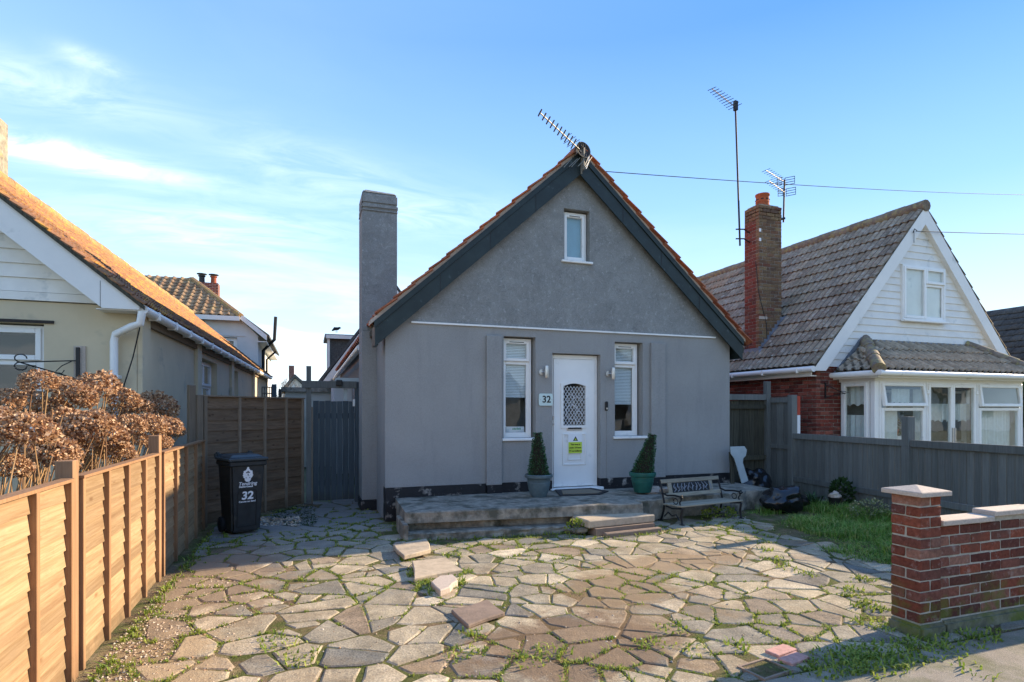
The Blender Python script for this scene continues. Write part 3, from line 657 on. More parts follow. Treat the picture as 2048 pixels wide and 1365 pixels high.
# ================================================================== GREY BUNGALOW
YF = 8.37; XL, XR = 1.05, 7.10
house = thing('bungalow', (4.08, YF, 0), 'grey rendered bungalow with dark gable boards and a white front door', 'house')
F0 = frame_at((0, YF, 0))
def gab(x): return 5.50-.893*abs(x-4.08)     # underside line of the roof at the gable
holes = [(2.84, 3.37, 1.165, 2.735), (4.775, 5.31, 1.165, 2.725), (3.855, 4.315, 3.99, 4.82)]
mb = MB(F0)
wall_face(mb, [(XL, .48), (3.655, .48), (3.655, 2.50), (4.51, 2.50), (4.51, .48), (XR, .48), (XR, gab(XR)), (4.08, 5.5), (XL, gab(XL))], [(a, b_, max(c, .352), d) for a, b_, c, d in holes], .24)
mb.box(XL, XL+.2, .241, 12.0, 0, gab(XL)); mb.box(XR-.2, XR, .241, 12.0, 0, gab(XR)); 
wall = mb.build('wall', M['render'], house)
# raised plaster bands either side of the windows
for a, b_ in ((2.555, 2.80), (5.45, 5.73)):
    MB(F0).box(a, b_, -.05, -.0005, .455, 2.73).build('plaster_band', M['render'], wall, bevel=.006)
    MB(F0).box(a+.003, b_-.003, -.062, -.0005, .0, .452).build('band_foot', M['plinth'], wall)
pl = MB(F0); pl.box(XL+.001, 2.55, -.012, .235, 0, .478); pl.box(2.81, 3.65, -.012, .235, 0, .478); pl.box(4.512, 5.44, -.012, .235, 0, .478); pl.box(5.74, XR-.001, -.012, .235, 0, .478)
pl.box(3.651, 4.511, -.0, .235, 0, .30)
pl.build('plinth', M['plinth'], house)
MB(F0).box(1.42, 6.78, -.03, -.0005, 2.86, 2.885).build('white_rail', M['upvc'], house)
# interior
inn = MB(F0); inn.box(XL+.3, XR-.3, 2.2, 2.25, .3, 2.7); inn.build('inner_wall', M['room'], house)
MB(F0).box(XL+.21, XR-.21, .26, 2.2, 2.74, 2.78).build('ceiling', M['room'], house)
MB(F0).box(XL+.21, XR-.21, .26, 2.2, .25, .29).build('inner_floor', M['oldwood'], house)
# windows
def slats(parent, F, x0, x1, z0, z1, y, mat='blind', pitch=.025):
    n = int((z1-z0)/pitch); b = MB(F)
    for i in range(n):
        z = z1-i*pitch; b.add([(x0, y, z-.013), (x1, y, z-.013), (x1, y+.016, z+.007), (x0, y+.016, z+.007)], [(0, 1, 2, 3)])
    o = b.build('blind', M[mat], parent); return o
def front_window(x, z0, w, h, zt, bl):
    F = frame_at((x, YF+.12, z0)); root = window(house, F, w, h, [(.03, w-.03, .03, zt-z0, False), (.03, w-.03, zt-z0+.0, h-.03, True)], .035, .05, behind='dark', gap=1.3, sill=None)
    for o in root.children:
        if o.name.startswith('backing'): bpy.data.objects.remove(o); break
    MB(F).box(-.03, w+.11, -.16, .0, -.045, -.003).build('sill', M['upvc'], root, bevel=.006)
    MB(F).box(w*.26, w*.74, -.024, -.019, h-.06, h-.05).build('trickle_vent', M['rust'], root)
    slats(root, F, .075, w-.075, bl, h-.08, .058); return root, F
wl, Fl = front_window(2.84, 1.165, .50, 1.55, 2.36, .62)
wr_, Fr = front_window(4.775, 1.165, .50, 1.545, 2.36, .50)
# little card in the left window
cd = MB(Fl).box(.1, .4, .052, .056, .085, .17).build('card', M['card'], wl)
b = MB(Fl)
for k in range(6): b.box(.205+k*.024, .222+k*.024, .0505, .0515, .118, .145+.006*(k % 2))
b.build('card_print', M['green'], wl)
F = frame_at((3.87, YF+.10, 3.995)); up = window(house, F, .43, .80, [(.03, .40, .03, .77, True)], .035, .05, behind='frosted', gap=.03)
MB(F).box(-.06, .49, -.14, .0, -.04, -.003).build('sill', M['upvc'], up, bevel=.006)
MB(F).box(.12, .31, -.024, -.019, .735, .745).build('trickle_vent', M['rust'], up)
# door
FD = frame_at((3.66, YF+.10, .35)); dw, dh = .845, 2.14
b = MB(FD); b.box(0, .055, 0, .07, 0, dh); b.box(dw-.055, dw, 0, .07, 0, dh); b.box(.055, dw-.055, 0, .07, dh-.07, dh)
df = b.build('door_frame', M['upvc'], house, bevel=.006)
MB(FD).box(-.04, dw+.04, -.16, .07, -.055, -.001).build('threshold', M['upvc'], df, bevel=.008)
FDD = FD @ Matrix.Translation((.058, -.012, .012)); w, h = dw-.116, dh-.086
b = MB(FDD)
ax0, ax1, az0, az1 = .165, .165+.40, .985, 1.66
def arch(n=10, ex=0):
    pts = [(ax0-ex, az0-ex), (ax1+ex, az0-ex)]
    for i in range(n+1):
        t = i/n; x = ax1+ex+(ax0-ax1-2*ex)*t; pts.append((x, az1-.04+ex+.045*math.sin(math.pi*t)))
    return pts
def wall_poly(mb, outer, inner, y0, t):
    loops = [outer, inner] if inner else [outer]; tr = geometry.tessellate_polygon([[Vector((x, z, 0)) for x, z in l] for l in loops]); flat = [p for l in loops for p in l]; n = len(flat)
    fs = [tuple(q) for q in tr]+[tuple(n+i for i in q) for q in tr]; k = 0
    for l in loops:
        m = len(l); fs += [(k+i, k+(i+1) % m, n+k+(i+1) % m, n+k+i) for i in range(m)]; k += m
    mb.add([(x, y0, z) for x, z in flat]+[(x, y0+t, z) for x, z in flat], fs)
wall_poly(b, [(0, 0), (w, 0), (w, h), (0, h)], arch(), 0, .045)
door = b.build('door', M['upvc'], house)
b = MB(FDD); wall_poly(b, arch(ex=.045), arch(), -.016, .0155); b.build('glazing_bead', M['upvc'], door)
b = MB(FDD); wall_poly(b, arch(ex=-.002), None, .022, .005); b.build('leaded_pane', M['lglass'], door)
MB(FDD).box(ax0-.02, ax1+.02, .12, .125, az0-.02, az1+.03).build('pane_backing', M['dark'], door)
b = MB(FDD); pr = random.Random(4)
for k in range(-6, 12):     # diamond leading cut to the pane
    for s in (1, -1):
        pts = []
        for i in range(41):
            t = i/40; x = ax0+(ax1-ax0)*t; z = az0+.085*k+s*(x-ax0)*1.45+(0 if s > 0 else .5)
            if az0 < z < az1-.035: pts.append((x, .018, z))
        if len(pts) > 2: b.beam(pts[0], pts[-1], .007, .004, (0, 1, 0))
for cx_, cz_, rr in ((.33, 1.2, .1), (.42, 1.36, .075), (.3, 1.42, .06), (.45, 1.13, .07)):
    b.tube([(cx_+rr*math.cos(t*.4), .016, cz_+rr*1.2*math.sin(t*.4)) for t in range(13)], .004, 4)
b.build('leading', M['card'], door)
b = MB(FDD); b.ring(.15, .58, .34, .86, .028, -.014, .0); b.build('panel_moulding', M['upvc'], door, bevel=.006)
b = MB(FDD); b.ring(.235, .495, .42, .78, .02, -.012, .0); b.build('panel_moulding', M['upvc'], door, bevel=.005)
b = MB(FDD); b.ring(.06, w-.06, 1.93, 1.96, .004, -.004, 0)
lb = MB(FDD).box(.225, .505, -.012, 0, .90, .965).build('letterbox', M['steel'], door, bevel=.006)
MB(FDD).box(.245, .485, -.016, -.013, .925, .95).build('letter_flap', M['ink'], lb)
MB(FDD).box(-.02, .0, -.02, -.001, 1.08, 1.14).box(-.02, .0, -.02, -.001, .99, 1.02).build('hinge', M['steel'], door)
sg = MB(FDD).box(.245, .495, -.02, -.0165, .53, .84).build('warning_sign', M['white'], None, bevel=.0); sg.name = 'warning_sign'
tag(sg, 'small white and yellow surveillance warning sign on the lower door panel', 'sign')
MB(FDD).box(.25, .49, -.0225, -.0203, .535, .715).build('yellow_panel', M['yellow'], sg)
b = MB(FDD); b.prism([(.33, -.0222, .735), (.42, -.0222, .735), (.375, -.0222, .81)], (0, .0015, 0)); b.build('warning_triangle', M['ink'], sg)
MB(FDD).prism([(.355, -.0238, .745), (.395, -.0238, .745), (.375, -.0238, .777)], (0, .0012, 0)).build('triangle_centre', M['yellow'], sg)
for i, s_ in enumerate(('This area is', 'under 24 hour', 'TV surveillance')):
    text(s_, .037, M['ink'], FDD @ Matrix.Translation((.37, -.0245, .665-i*.052)), 'lettering', sg, bold=.0006)
# roof
roof = MB()
def slope(mb, sgn, y0, y1, th=.1, dz=0.0):
    xa, za = 4.08, 5.55+dz; hw_ = 3.28 if sgn > 0 else 3.14; xe = 4.08+sgn*hw_; ze = za-.893*hw_
    mb.prism([(xa, y0, za), (xe, y0, ze), (xe, y0, ze+th), (xa, y0, za+th)], (0, y1-y0, 0))
slope(roof, -1, YF-.06, YF+12.15); slope(roof, 1, YF-.06, YF+12.15)
rf_ = roof.build('roof', M['oldwood'], house)
# barge boards: main board, thin upper strip, jointed end
for sgn in (-1, 1):
    xe = 4.08+sgn*3.19; ze = 5.68-.893*3.19
    b = MB(); b.prism([(4.08, 8.235, 5.335), (xe, 8.235, 5.335-.893*3.19), (xe, 8.235, 5.60-.893*3.19), (4.08, 8.235, 5.60)], (0, .03, 0))
    bb = b.build('barge_board', M['barge'], house)
    b = MB(); b.prism([(4.08, 8.215, 5.603), (xe-sgn*-.01, 8.215, 5.603-.893*3.2), (xe+sgn*.01, 8.215, 5.70-.893*3.2), (4.08, 8.215, 5.70)], (0, .05, 0)); b.build('verge_strip', M['barge'], bb)
    b = MB(); b.box(min(xe, xe-sgn*.05), max(xe, xe-sgn*.05), 8.27, 8.62, 5.36-.893*3.19, 5.60-.893*3.15); b.build('eaves_end', M['barge'], bb)
    for t in (.24, .47, .71):
        x = 4.08+sgn*3.19*t; z = 5.34-.893*3.19*t
        MB().prism([(x, 8.232, z+.005), (x+.012, 8.232, z+.005), (x+.012, 8.232, z+.255), (x, 8.232, z+.255)], (0, .002, 0)).build('board_joint', M['ink'], bb)
# pantile mesh for this roof
def tile_mesh(key, w, L, th=.018, prof='pan', n=8):
    b = MB(); top = []; 
    for j, yv in enumerate((0, 1)):
        for i in range(n+1):
            t = i/n
            if prof == 'pan': hz = .035*math.sin(t*2*math.pi+math.pi*.5)*(1 if t < .8 else 1)
            elif prof == 'roll': hz = .028*abs(math.sin(t*2*math.pi))**1.5
            elif prof == 'roll2': hz = .05*max(0, math.sin(t*2*math.pi))**.8
            else: hz = 0
            top.append((t*w, yv*L, hz+(0 if j else .0)+th*(1-yv)))
    m = n+1; v = top+[(x, y, z-th) for x, y, z in top]
    f = [(i, i+1, m+i+1, m+i) for i in range(n)]+[(i+1, i, 2*m+i, 2*m+i+1) for i in range(n)]+[(0, m, 3*m, 2*m), (m-1+m, m-1, 3*m-1, 4*m-1)]
    b.add(v, f); return b.mesh('tile', M[key], smooth=True)
def tile_field(parent, key, skey, O, along, up, length, slopelen, w, expo, prof, nmax, order=None, jitter=.004, skip=None, n=8, overlap=1.15):
    """rows of tiles; O eave corner; along = unit vector along the eave, up = unit vector up the slope"""
    along, up = Vector(along), Vector(up); nrm = along.cross(up).normalized()
    if nrm.z < 0: nrm = -nrm; 
    me = tile_mesh(key, w, expo*overlap, prof=prof, n=n)
    flip = along.cross(up).z < 0
    rows = int(round(slopelen/expo)); cols = int(round(length/w)); cells = []
    for r in range(rows):
        for c in range(cols):
            if skip and skip(O+along*((c+.5)*w)+up*((r+.5)*expo)): continue
            cells.append((r, c))
    cen = lambda rc: O+along*((rc[1]+.5)*w)+up*((rc[0]+.5)*expo)
    cells.sort(key=order or (lambda rc: (cen(rc)-Vector((0, 0, 1.6))).length))
    tv, tf = [], []; jr = random.Random(len(cells))
    mv = [v.co.copy() for v in me.vertices]; mf = [tuple(p.vertices) for p in me.polygons]
    for k, (r, c) in enumerate(cells):
        q = O+along*((c+(1 if flip else 0))*w)+up*(r*expo)+nrm*jr.uniform(0, jitter)+up*jr.uniform(-jitter, jitter)
        a2 = -along if flip else along
        tl = (up*math.cos(.045)-nrm*math.sin(.045)).normalized(); n2 = a2.cross(tl).normalized()
        X = Matrix((( a2.x, tl.x, n2.x, q.x), (a2.y, tl.y, n2.y, q.y), (a2.z, tl.z, n2.z, q.z), (0, 0, 0, 1)))
        if k < nmax: inst('tile', me, X, parent)
        else:
            b0 = len(tv); tv += [tuple(X @ v) for v in mv]; tf += [tuple(b0+i for i in p) for p in mf]
    if tv: raw('tile_field', tv, tf, M[skey], parent, 'stuff', True)
sl_ = Vector((3.3, 0, -.893*3.3)).normalized()
M['clay_s'] = mat_tile('red_clay_tile_joined', [(.42, .11, .045), (.52, .15, .065), (.42, .16, .09), (.3, .085, .045)], ((.38, .25, .06), 6, .62), None, True)
for sgn in (-1, 1):
    hw_ = 3.34 if sgn > 0 else 3.17; O = Vector((4.08+sgn*hw_, 8.17, 5.745-.893*hw_)); upv = Vector((-sgn*1, 0, .893)).normalized()
    tile_field(rf_, 'clay', 'clay_s', O, (0, 1, 0), upv, 12.3, hw_*1.341-.06, .30, .34, 'pan', 120)
    # mortar bedding showing under the verge tiles
    b = MB(); b.prism([(4.08, 8.235, 5.702), (4.08+sgn*3.25, 8.235, 5.702-.893*3.25), (4.08+sgn*3.25, 8.235, 5.76-.893*3.25), (4.08, 8.235, 5.76)], (0, .25, 0)); b.build('verge_mortar', M['coping'], rf_)
b = MB()
rt = MB().tube([(0, 0, 0), (0, .42, 0)], .095, 12).mesh('ridge_tile', M['clay'], smooth=True)
for i in range(30): inst('ridge_tile', rt, Matrix.Translation((4.08, 8.24+i*.405, 5.73-(i % 2)*.006)), rf_)
# gutters along the left side
b = MB(); b.tube([(.84, 10.06, 2.66), (.84, 20.3, 2.64)], .055, 10); gt = b.build('gutter', M['upvc'], house, smooth=True)
# rendered chimney stack on the left flank
ch = MB(); ch.box(.82, 1.375, 9.45, 10.0, 0.0, 2.6); ch.box(.82, 1.375, 9.45, 10.0, 2.6, 4.92)
b = MB(); b.box(.82, 1.375, 9.45, 10.0, .16, 4.775); chim = b.build('chimney', M['render'], house)
bm_ = MB(); bm_.box(.812, 1.384, 9.443, 10.008, 4.78, 4.84); bm_.box(.816, 1.390, 9.44, 10.01, 4.835, 4.92); bm_.box(.818, 1.380, 9.444, 10.005, 4.915, 5.08)
bm_.add([(.818, 9.444, 5.08), (1.38, 9.444, 5.08), (1.38, 10.005, 5.08), (.818, 10.005, 5.08), (.86, 9.5, 5.15), (1.35, 9.5, 5.13), (1.34, 9.97, 5.15), (.86, 9.97, 5.14)], BOXF)
bm_.build('chimney_cap', M['render'], chim, bevel=.02)
MB().box(.80, 1.39, 9.43, 10.0, 0, .158).build('chimney_foot', M['plinth'], chim)

# ================================================================== things on the bungalow
step = thing('doorstep', (3, 7.6, 0), 'long raised concrete doorstep along the front of the grey bungalow', 'doorstep')
zt = .33
def rough_slab(pts, z0, z1, name, seed, amp=.012, n=26, mat='concrete'):
    """slab with a chipped, uneven front edge (pts: left front, right front, right back, left back)"""
    r = random.Random(seed); a, c = Vector((*pts[0], 0)), Vector((*pts[1], 0)); front = []
    for i in range(n+1): front.append(a.lerp(c, i/n)+Vector((0, (noise.noise(Vector((i*.45, seed, 0)))+.5*noise.noise(Vector((i*1.3, seed, 4))))*amp*1.6, 0)))
    ring = [(p.x, p.y) for p in front]+[pts[2], pts[3]]; m = len(ring); v, f = [], []
    for lv, (z, ins) in enumerate(((z0, -.0), (z0+(z1-z0)*.5, .004), (z1-.014, 0), (z1, .014))):
        for i, (x, y) in enumerate(ring):
            j = r.uniform(-1, 1)*amp*.35; v.append((x, y+(ins+j if i <= n else 0), z+(r.uniform(-.004, .003) if lv >= 2 else 0)))
    for lv in range(3): f += [(lv*m+i, lv*m+(i+1) % m, (lv+1)*m+(i+1) % m, (lv+1)*m+i) for i in range(m)]
    f.append(tuple(3*m+i for i in range(m))); f.append(tuple(range(m))[::-1])
    return MB().add(v, f).build(name, M[mat], step)
rough_slab([(1.14, 7.14), (4.30, 6.78), (4.30, 8.35), (1.19, 8.35)], .19, zt, 'top_slab', 3)
rough_slab([(1.2, 7.26), (4.28, 6.92), (4.28, 8.34), (1.2, 8.34)], 0, .186, 'base', 8, .03)
rough_slab([(4.31, 7.12), (7.2, 7.45), (7.2, 8.35), (4.31, 8.35)], 0, .30, 'right_slab', 5, .035)
# brick-on-edge course in front
rough_slab([(1.15, 7.03), (3.22, 6.80), (3.25, 7.1), (1.2, 7.3)], -.01, .088, 'front_ledge', 12, .03)
for k, (x, s) in enumerate(((3.30, .06), (4.30, .05))):
    MB().box(x-s, x+s, 6.70, 6.80, 0, .09+.03*k).build('broken_edge', M['slab2'], step, bevel=.015)
b = MB(); b.prism([(1.1, 7.03, 0), (1.16, 7.0, 0), (1.17, 7.7, 0), (1.11, 7.7, 0)], (0, 0, .2)); b.build('side_kerb', M['concrete'], step, bevel=.01)
st2 = thing('step_slab', (3.9, 6.7, 0), 'low tan entrance step slab in front of the doorstep', 'step')
b = MB(); b.prism([(3.34, 6.50, .10), (4.38, 6.60, .10), (4.25, 6.84, .10), (3.30, 6.92, .10)], (0, 0, .10)); b.build('slab', M['slab'], st2, bevel=.012)
b = MB(); b.prism([(3.42, 6.46, 0), (4.34, 6.55, 0), (4.25, 6.76, 0), (3.42, 6.86, 0)], (0, 0, .098)); b.build('base', M['slab2'], st2)
b = MB(); b.prism([(3.5, 6.34, -.01), (4.36, 6.42, -.01), (4.36, 6.5, -.01), (3.5, 6.42, -.01)], (0, 0, .07)); b.build('kerb_bricks', M['slab2'], st2, bevel=.01)
# broken masonry at the end of the step
for k, (x, y, z, s) in enumerate(((4.36, 6.98, .16, .07), (3.28, 6.62, .06, .08), (3.18, 6.72, .05, .06), (1.02, 6.7, .03, .07), (5.05, 7.72, .35, .12), (5.25, 7.6, .345, .09), (7.3, 8.0, .1, .1), (7.55, 7.7, .06, .1), (7.1, 7.1, .04, .09))):
    b = MB(); b.box(-s, s, -s*.7, s*.7, -s*.4, s*.45); r = random.Random(k)
    b.v = [v+Vector((r.uniform(-.3, .3)*s, r.uniform(-.3, .3)*s, r.uniform(-.2, .2)*s))+Vector((x, y, z)) for v in b.v]
    lab = ['broken lump of concrete at the right end of the top step', 'piece of rubble at the left corner of the tan step', 'smaller rubble lump behind the tan step corner', 'rubble piece at the far left end of the doorstep', 'pale rock on the doorstep to the right of the green pot', 'flatter pale rock beside the bench back', 'rubble lump beneath the leaning pale plastic piece', 'rubble lump beside the black bags', 'rubble lump right of the bench'][k]
    o = b.build('rubble', M['coping' if k in (4, 5) else 'concrete'], bevel=s*.25, smooth=True); tag(o, lab, 'rubble', 'loose rubble by the step')
# door mat
mt = thing('doormat', (4.1, 7.75, zt), 'half-worn doormat with a black rubber border in front of the white door', 'doormat')
def gm(z, *pp): return [G(x, y, z) for x, y in pp]
b = MB(); b.prism(gm(.332, (1110, 981), (1180, 977), (1217, 984), (1200, 990), (1120, 993)), (0, 0, .012)); b.build('border', M['rubber'], mt)
b = MB(); b.prism(gm(.345, (1123, 982), (1178, 979), (1204, 984), (1194, 987), (1126, 989)), (0, 0, .006)); b.build('coir', M['mat_c'], mt)
# wall lights
for x, z, lb_ in ((3.50, 2.19, 'brushed steel cylinder wall light to the left of the door'), (4.68, 2.19, 'brushed steel cylinder wall light to the right of the door')):
    t = thing('wall_light', (x, YF, z), lb_, 'wall light', 'cylinder lights beside the door')
    MB(Matrix.Translation((x-.035, YF-.012, z)) @ Matrix.Rotation(R(90), 4, 'X')).lathe([(.001, -.01), (.045, -.01), (.045, .012), (.001, .014)]).build('backplate', M['steel'], t, smooth=True)
    MB().tube([(x-.03, YF-.02, z), (x+.02, YF-.07, z)], .012, 8).build('arm', M['steel'], t)
    b = MB(); b.lathe([(.001, -.095), (.03, -.095), (.032, -.085), (.032, .085), (.03, .095), (.001, .095)], (x+.02, YF-.085, z), 18); b.build('cylinder', M['steel'], t, smooth=True)
    b = MB(); b.lathe([(.001, .0952), (.024, .0952), (.024, .098), (.001, .098)], (x+.02, YF-.085, z), 14); b.build('lens', M['poster'], t)
# number plate
pn = thing('number_plate', (3.55, YF, 1.74), 'pale glass house number plate reading 32 beside the door', 'number plate')
Fp = frame_at((3.535, YF-.012, 1.76))
pts = [(-.115, -.08), (-.10, -.095), (.10, -.095), (.115, -.08), (.12, 0), (.115, .08), (.10, .095), (-.10, .095), (-.115, .08), (-.12, 0)]
MB(Fp).prism([(x, -.012, z) for x, z in pts], (0, .01, 0)).build('plate', M['plate'], pn)
text('32', .15, M['ink'], Fp @ Matrix.Translation((.01, -.0145, -.045)), 'numerals', pn, bold=.003)
for x in (-.095, .1): MB(Fp @ Matrix.Translation((x, -.014, 0)) @ Matrix.Rotation(R(90), 4, 'X')).lathe([(.001, 0), (.008, 0), (.006, .004), (.001, .005)], n=8).build('screw', M['steel'], pn)
# doorbell
db = thing('doorbell', (4.63, YF, 1.72), 'small black video doorbell on the wall right of the door', 'doorbell')
MB(frame_at((4.615, YF, 1.66))).box(-.028, .028, -.03, 0, -.075, .075).build('casing', M['black'], db, bevel=.012)
MB(frame_at((4.615, YF-.031, 1.62)) @ Matrix.Rotation(R(90), 4, 'X')).lathe([(.001, 0), (.016, 0), (.016, .003), (.001, .003)], n=14).build('button', M['steel'], db)
MB(frame_at((4.615, YF-.031, 1.70)) @ Matrix.Rotation(R(90), 4, 'X')).lathe([(.001, 0), (.01, 0), (.008, .004), (.001, .004)], n=12).build('camera_lens', M['ink'], db)
MB(F0).box(4.62, 4.628, -.008, -.0005, .35, 1.58).build('bell_wire', M['render'], wall)
# ---- potted topiary
def leaves_on_cone(name, base, tip, r0, r1, n, mat, parent, size=.016):
    base, tip = Vector(base), Vector(tip); ax = (tip-base); r = random.Random(n); v, f = [], []
    a = ax.normalized().cross(Vector((0, 1, 0))).normalized(); b_ = a.cross(ax.normalized())
    for k in range(n):
        t = 1-math.sqrt(r.random()) if r.random() < .75 else r.random(); t = min(1, t*1.05); th = r.uniform(0, 6.283); rad = (r0+(r1-r0)*t**.8)*r.uniform(.78, 1.13)*(1+.12*noise.noise(Vector((th*1.2, t*5, n*.01))))
        if r.random() < .1: rad *= .6
        c = base+ax*t+(a*math.cos(th)+b_*math.sin(th))*rad; o = (a*math.cos(th)+b_*math.sin(th)+ax.normalized()*r.uniform(-.3, .9)+Vector((r.uniform(-.6, .6), r.uniform(-.6, .6), r.uniform(-.6, .6)))).normalized()
        s = size*r.uniform(.6, 1.2); sd = o.cross(Vector((r.uniform(-1, 1), r.uniform(-1, 1), r.uniform(-1, 1)))).normalized(); q = len(v)
        v += [tuple(c-sd*s*.4), tuple(c+o*s*.5-sd*s*.55), tuple(c+o*s*1.3), tuple(c+o*s*.5+sd*s*.55)]; f += [(q, q+1, q+2, q+3)]
    return raw(name, v, f, M[mat], parent)
def core(p, q, r0, r1, parent, mat='soil'):
    MB().tube([p, Vector(p).lerp(Vector(q), .5), q], [r0, (r0+r1)/2*1.05, r1], 10).build('stem_core', M[mat], parent)
for (x, y, z, mat, lab, R0, H, tipx, ribs) in ((3.19, 7.80, zt, 'pot_a', 'clipped cone of box in a weathered blue-grey pot left of the door', .19, .33, 3.17, False),
                                      (4.88, 7.70, zt, 'pot_b', 'leaning clipped cone of box in a bright green pot under the right window', .20, .31, 5.06, True)):
    t = thing('potted_topiary', (x, y, z), lab, 'potted plant', 'potted cones beside the door')
    if ribs: prof = [(.001, 0), (.125, 0), (.13, .01), (.165, .16), (.168, .17), (.166, .175), (.172, .19), (.17, .195), (.177, .215), (.175, .22), (.182, .245), (.2, .25), (.207, .27), (.205, .305), (.19, .31), (.185, .28), (.001, .275)]
    else: prof = [(.001, 0), (.105, 0), (.115, .02), (.15, .1), (.168, .2), (.17, .21), (.165, .215), (.172, .26), (.178, .27), (.205, .285), (.208, .32), (.195, .33), (.18, .30), (.001, .295)]
    MB().lathe(prof, (x, y, z), 28).build('pot', M[mat], t, smooth=True)
    b0 = Vector((x, y, z+.26)); tp = Vector((tipx, y, z+(.93 if not ribs else .88)))
    MB().lathe([(.001, 0), (.17, 0), (.16, .02), (.001, .03)], (x, y, z+.275), 16).build('soil', M['soil'], t)
    core(b0, tp, .13 if not ribs else .145, .035, t)
    leaves_on_cone('foliage', b0+Vector((0, 0, .01)), tp, .155 if not ribs else .165, .055, 3800, 'topi', t, .015)

# ---- bench
bf = (G(1361, 1052), G(1480, 1038)); bx0, bx1 = 4.88, 6.04
FB = frame_at((bx0, 6.70, 0), math.atan2(.14, 1.13)); bl = 1.14
bench = thing('bench', (bx0+.57, 6.9, 0), 'small weathered garden bench with black cast iron ends and a carved dark back panel', 'bench')
SH, BH = .25, .57
for xx in (0, bl):
    b = MB(FB)
    b.tube([(xx, 0, .0), (xx, .005, .03), (xx, .02, .12), (xx, .0, SH-.03), (xx, .02, SH)], [.022, .014, .015, .015, .012], 8)
    b.tube([(xx, .44, .0), (xx, .42, .03), (xx, .38, .14), (xx, .36, SH), (xx, .40, .4), (xx, .45, BH)], [.022, .015, .015, .015, .013, .012], 8)
    b.tube([(xx, .01, SH-.02), (xx, .2, SH-.045), (xx, .37, SH-.02)], .012, 6)
    b.tube([(xx, .06, .06), (xx, .12, .13), (xx, .2, .1), (xx, .28, .14), (xx, .36, .07)], .009, 6)
    b.tube([(xx, .40, .40), (xx, .3, .375), (xx, .15, .395), (xx, .04, .39), (xx, .0, .41), (xx, -.02, .385), (xx, .01, .37)], .013, 7)
    b.tube([(xx, .03, SH), (xx, .05, .31), (xx, .02, .34), (xx, .03, .385)], .011, 6)
    b.tube([(xx, .12+.04*math.cos(t), .31+.035*math.sin(t)) if False else (xx, .13+.045*math.cos(t*.6), .315+.04*math.sin(t*.6)) for t in range(11)], .007, 5)
    b.box(xx-.025, xx+.025, -.03, .03, -.01, .012); b.box(xx-.025, xx+.025, .41, .47, -.01, .012)
    b.build('iron_end', M['black'], bench, smooth=True)
for k in range(5): MB(FB).box(-.03, bl+.03, -.015+k*.078, .048+k*.078, SH-.004*k, SH+.022-.004*k).build('seat_slat', M['benchwood'], bench, bevel=.005)
tb = FB @ Matrix.Translation((0, .385, .33)) @ Matrix.Rotation(R(-14), 4, 'X')
MB(tb).box(.0, bl, -.012, .012, .0, .055).build('back_rail', M['benchwood'], bench, bevel=.004)
MB(tb).box(.0, bl, -.012, .012, .205, .262).build('back_rail', M['benchwood'], bench, bevel=.004)
MB(tb).box(.12, .185, -.011, .011, .056, .204).build('back_post', M['benchwood'], bench); MB(tb).box(bl-.22, bl-.155, -.011, .011, .056, .204).build('back_post', M['benchwood'], bench)
pnl = MB(tb).box(.19, bl-.225, -.006, .006, .058, .202).build('carved_panel', M['black'], bench)
b = MB(tb); r = random.Random(8)
for k in range(11):
    x = .23+k*.069
    b.tube([(x+r.uniform(-.02, .02), -.009, .07), (x+r.uniform(-.03, .03), -.012, .1), (x+r.uniform(-.02, .03), -.014, .14), (x+r.uniform(-.03, .03), -.01, .19)], [.006, .012, .009, .005], 5)
    b.tube([(x, -.01, .12), (x+.02, -.014, .14), (x+.035, -.01, .125+r.uniform(-.02, .03))], .006, 5)
b.build('relief', M['lead'], pnl, smooth=True)

# ---- wheelie bin
BZ = R(24); BP = Vector((-.74, 8.12, 0)); FBn = frame_at(BP, BZ)
binn = thing('wheelie_bin', BP, 'black wheelie bin marked 32 standing in front of the diagonal brown fence', 'bin')
def taper(mb, w0, d0, w1, d1, z0, z1, y0=0, y1=0):
    mb.add([(-w0/2, y0, z0), (w0/2, y0, z0), (w0/2, y0+d0, z0), (-w0/2, y0+d0, z0), (-w1/2, y1, z1), (w1/2, y1, z1), (w1/2, y1+d1, z1), (-w1/2, y1+d1, z1)], BOXF)
b = MB(FBn); taper(b, .35, .40, .43, .50, .03, .93, 0, -.06); body = b.build('body', M['bin'], binn, bevel=.025)
def fy(z): return -.06*(z-.03)/.9      # front face y at height z
b = MB(FBn); taper(b, .46, .54, .46, .54, .88, .945, -.08, -.08); b.build('rim', M['bin'], binn, bevel=.012)
lid = MB(FBn); taper(lid, .49, .57, .49, .57, .945, .985, -.10, -.10); taper(lid, .42, .46, .32, .34, .986, 1.02, -.04, .02); 
lo = lid.build('lid', M['binlid'], binn, bevel=.01)
MB(FBn).tube([(-.21, .50, .99), (.21, .50, .99)], .022, 8).build('handle', M['bin'], lo)
b = MB(FBn); b.box(-.24, -.17, .42, .53, .95, 1.04); b.box(.17, .24, .42, .53, .95, 1.04); b.build('hinge', M['binlid'], lo, bevel=.02)
for s in (-1, 1):
    MB(FBn @ Matrix.Translation((s*.19, .36, .10)) @ Matrix.Rotation(R(90), 4, 'Y')).lathe([(.001, -.03), (.08, -.03), (.1, -.022), (.1, .022), (.08, .03), (.001, .03)], n=20).build('wheel', M['rubber'], binn, smooth=True)
MB(FBn).tube([(-.2, .36, .10), (.2, .36, .10)], .012, 6).build('axle', M['steel'], binn)
tiltM = Matrix.Rotation(math.atan2(.06, .9), 4, 'X')
def on_front(x, z, off=.002): return FBn @ Matrix.Translation((x, fy(z)-off, z)) @ tiltM
b = MB(on_front(0, .10)); 
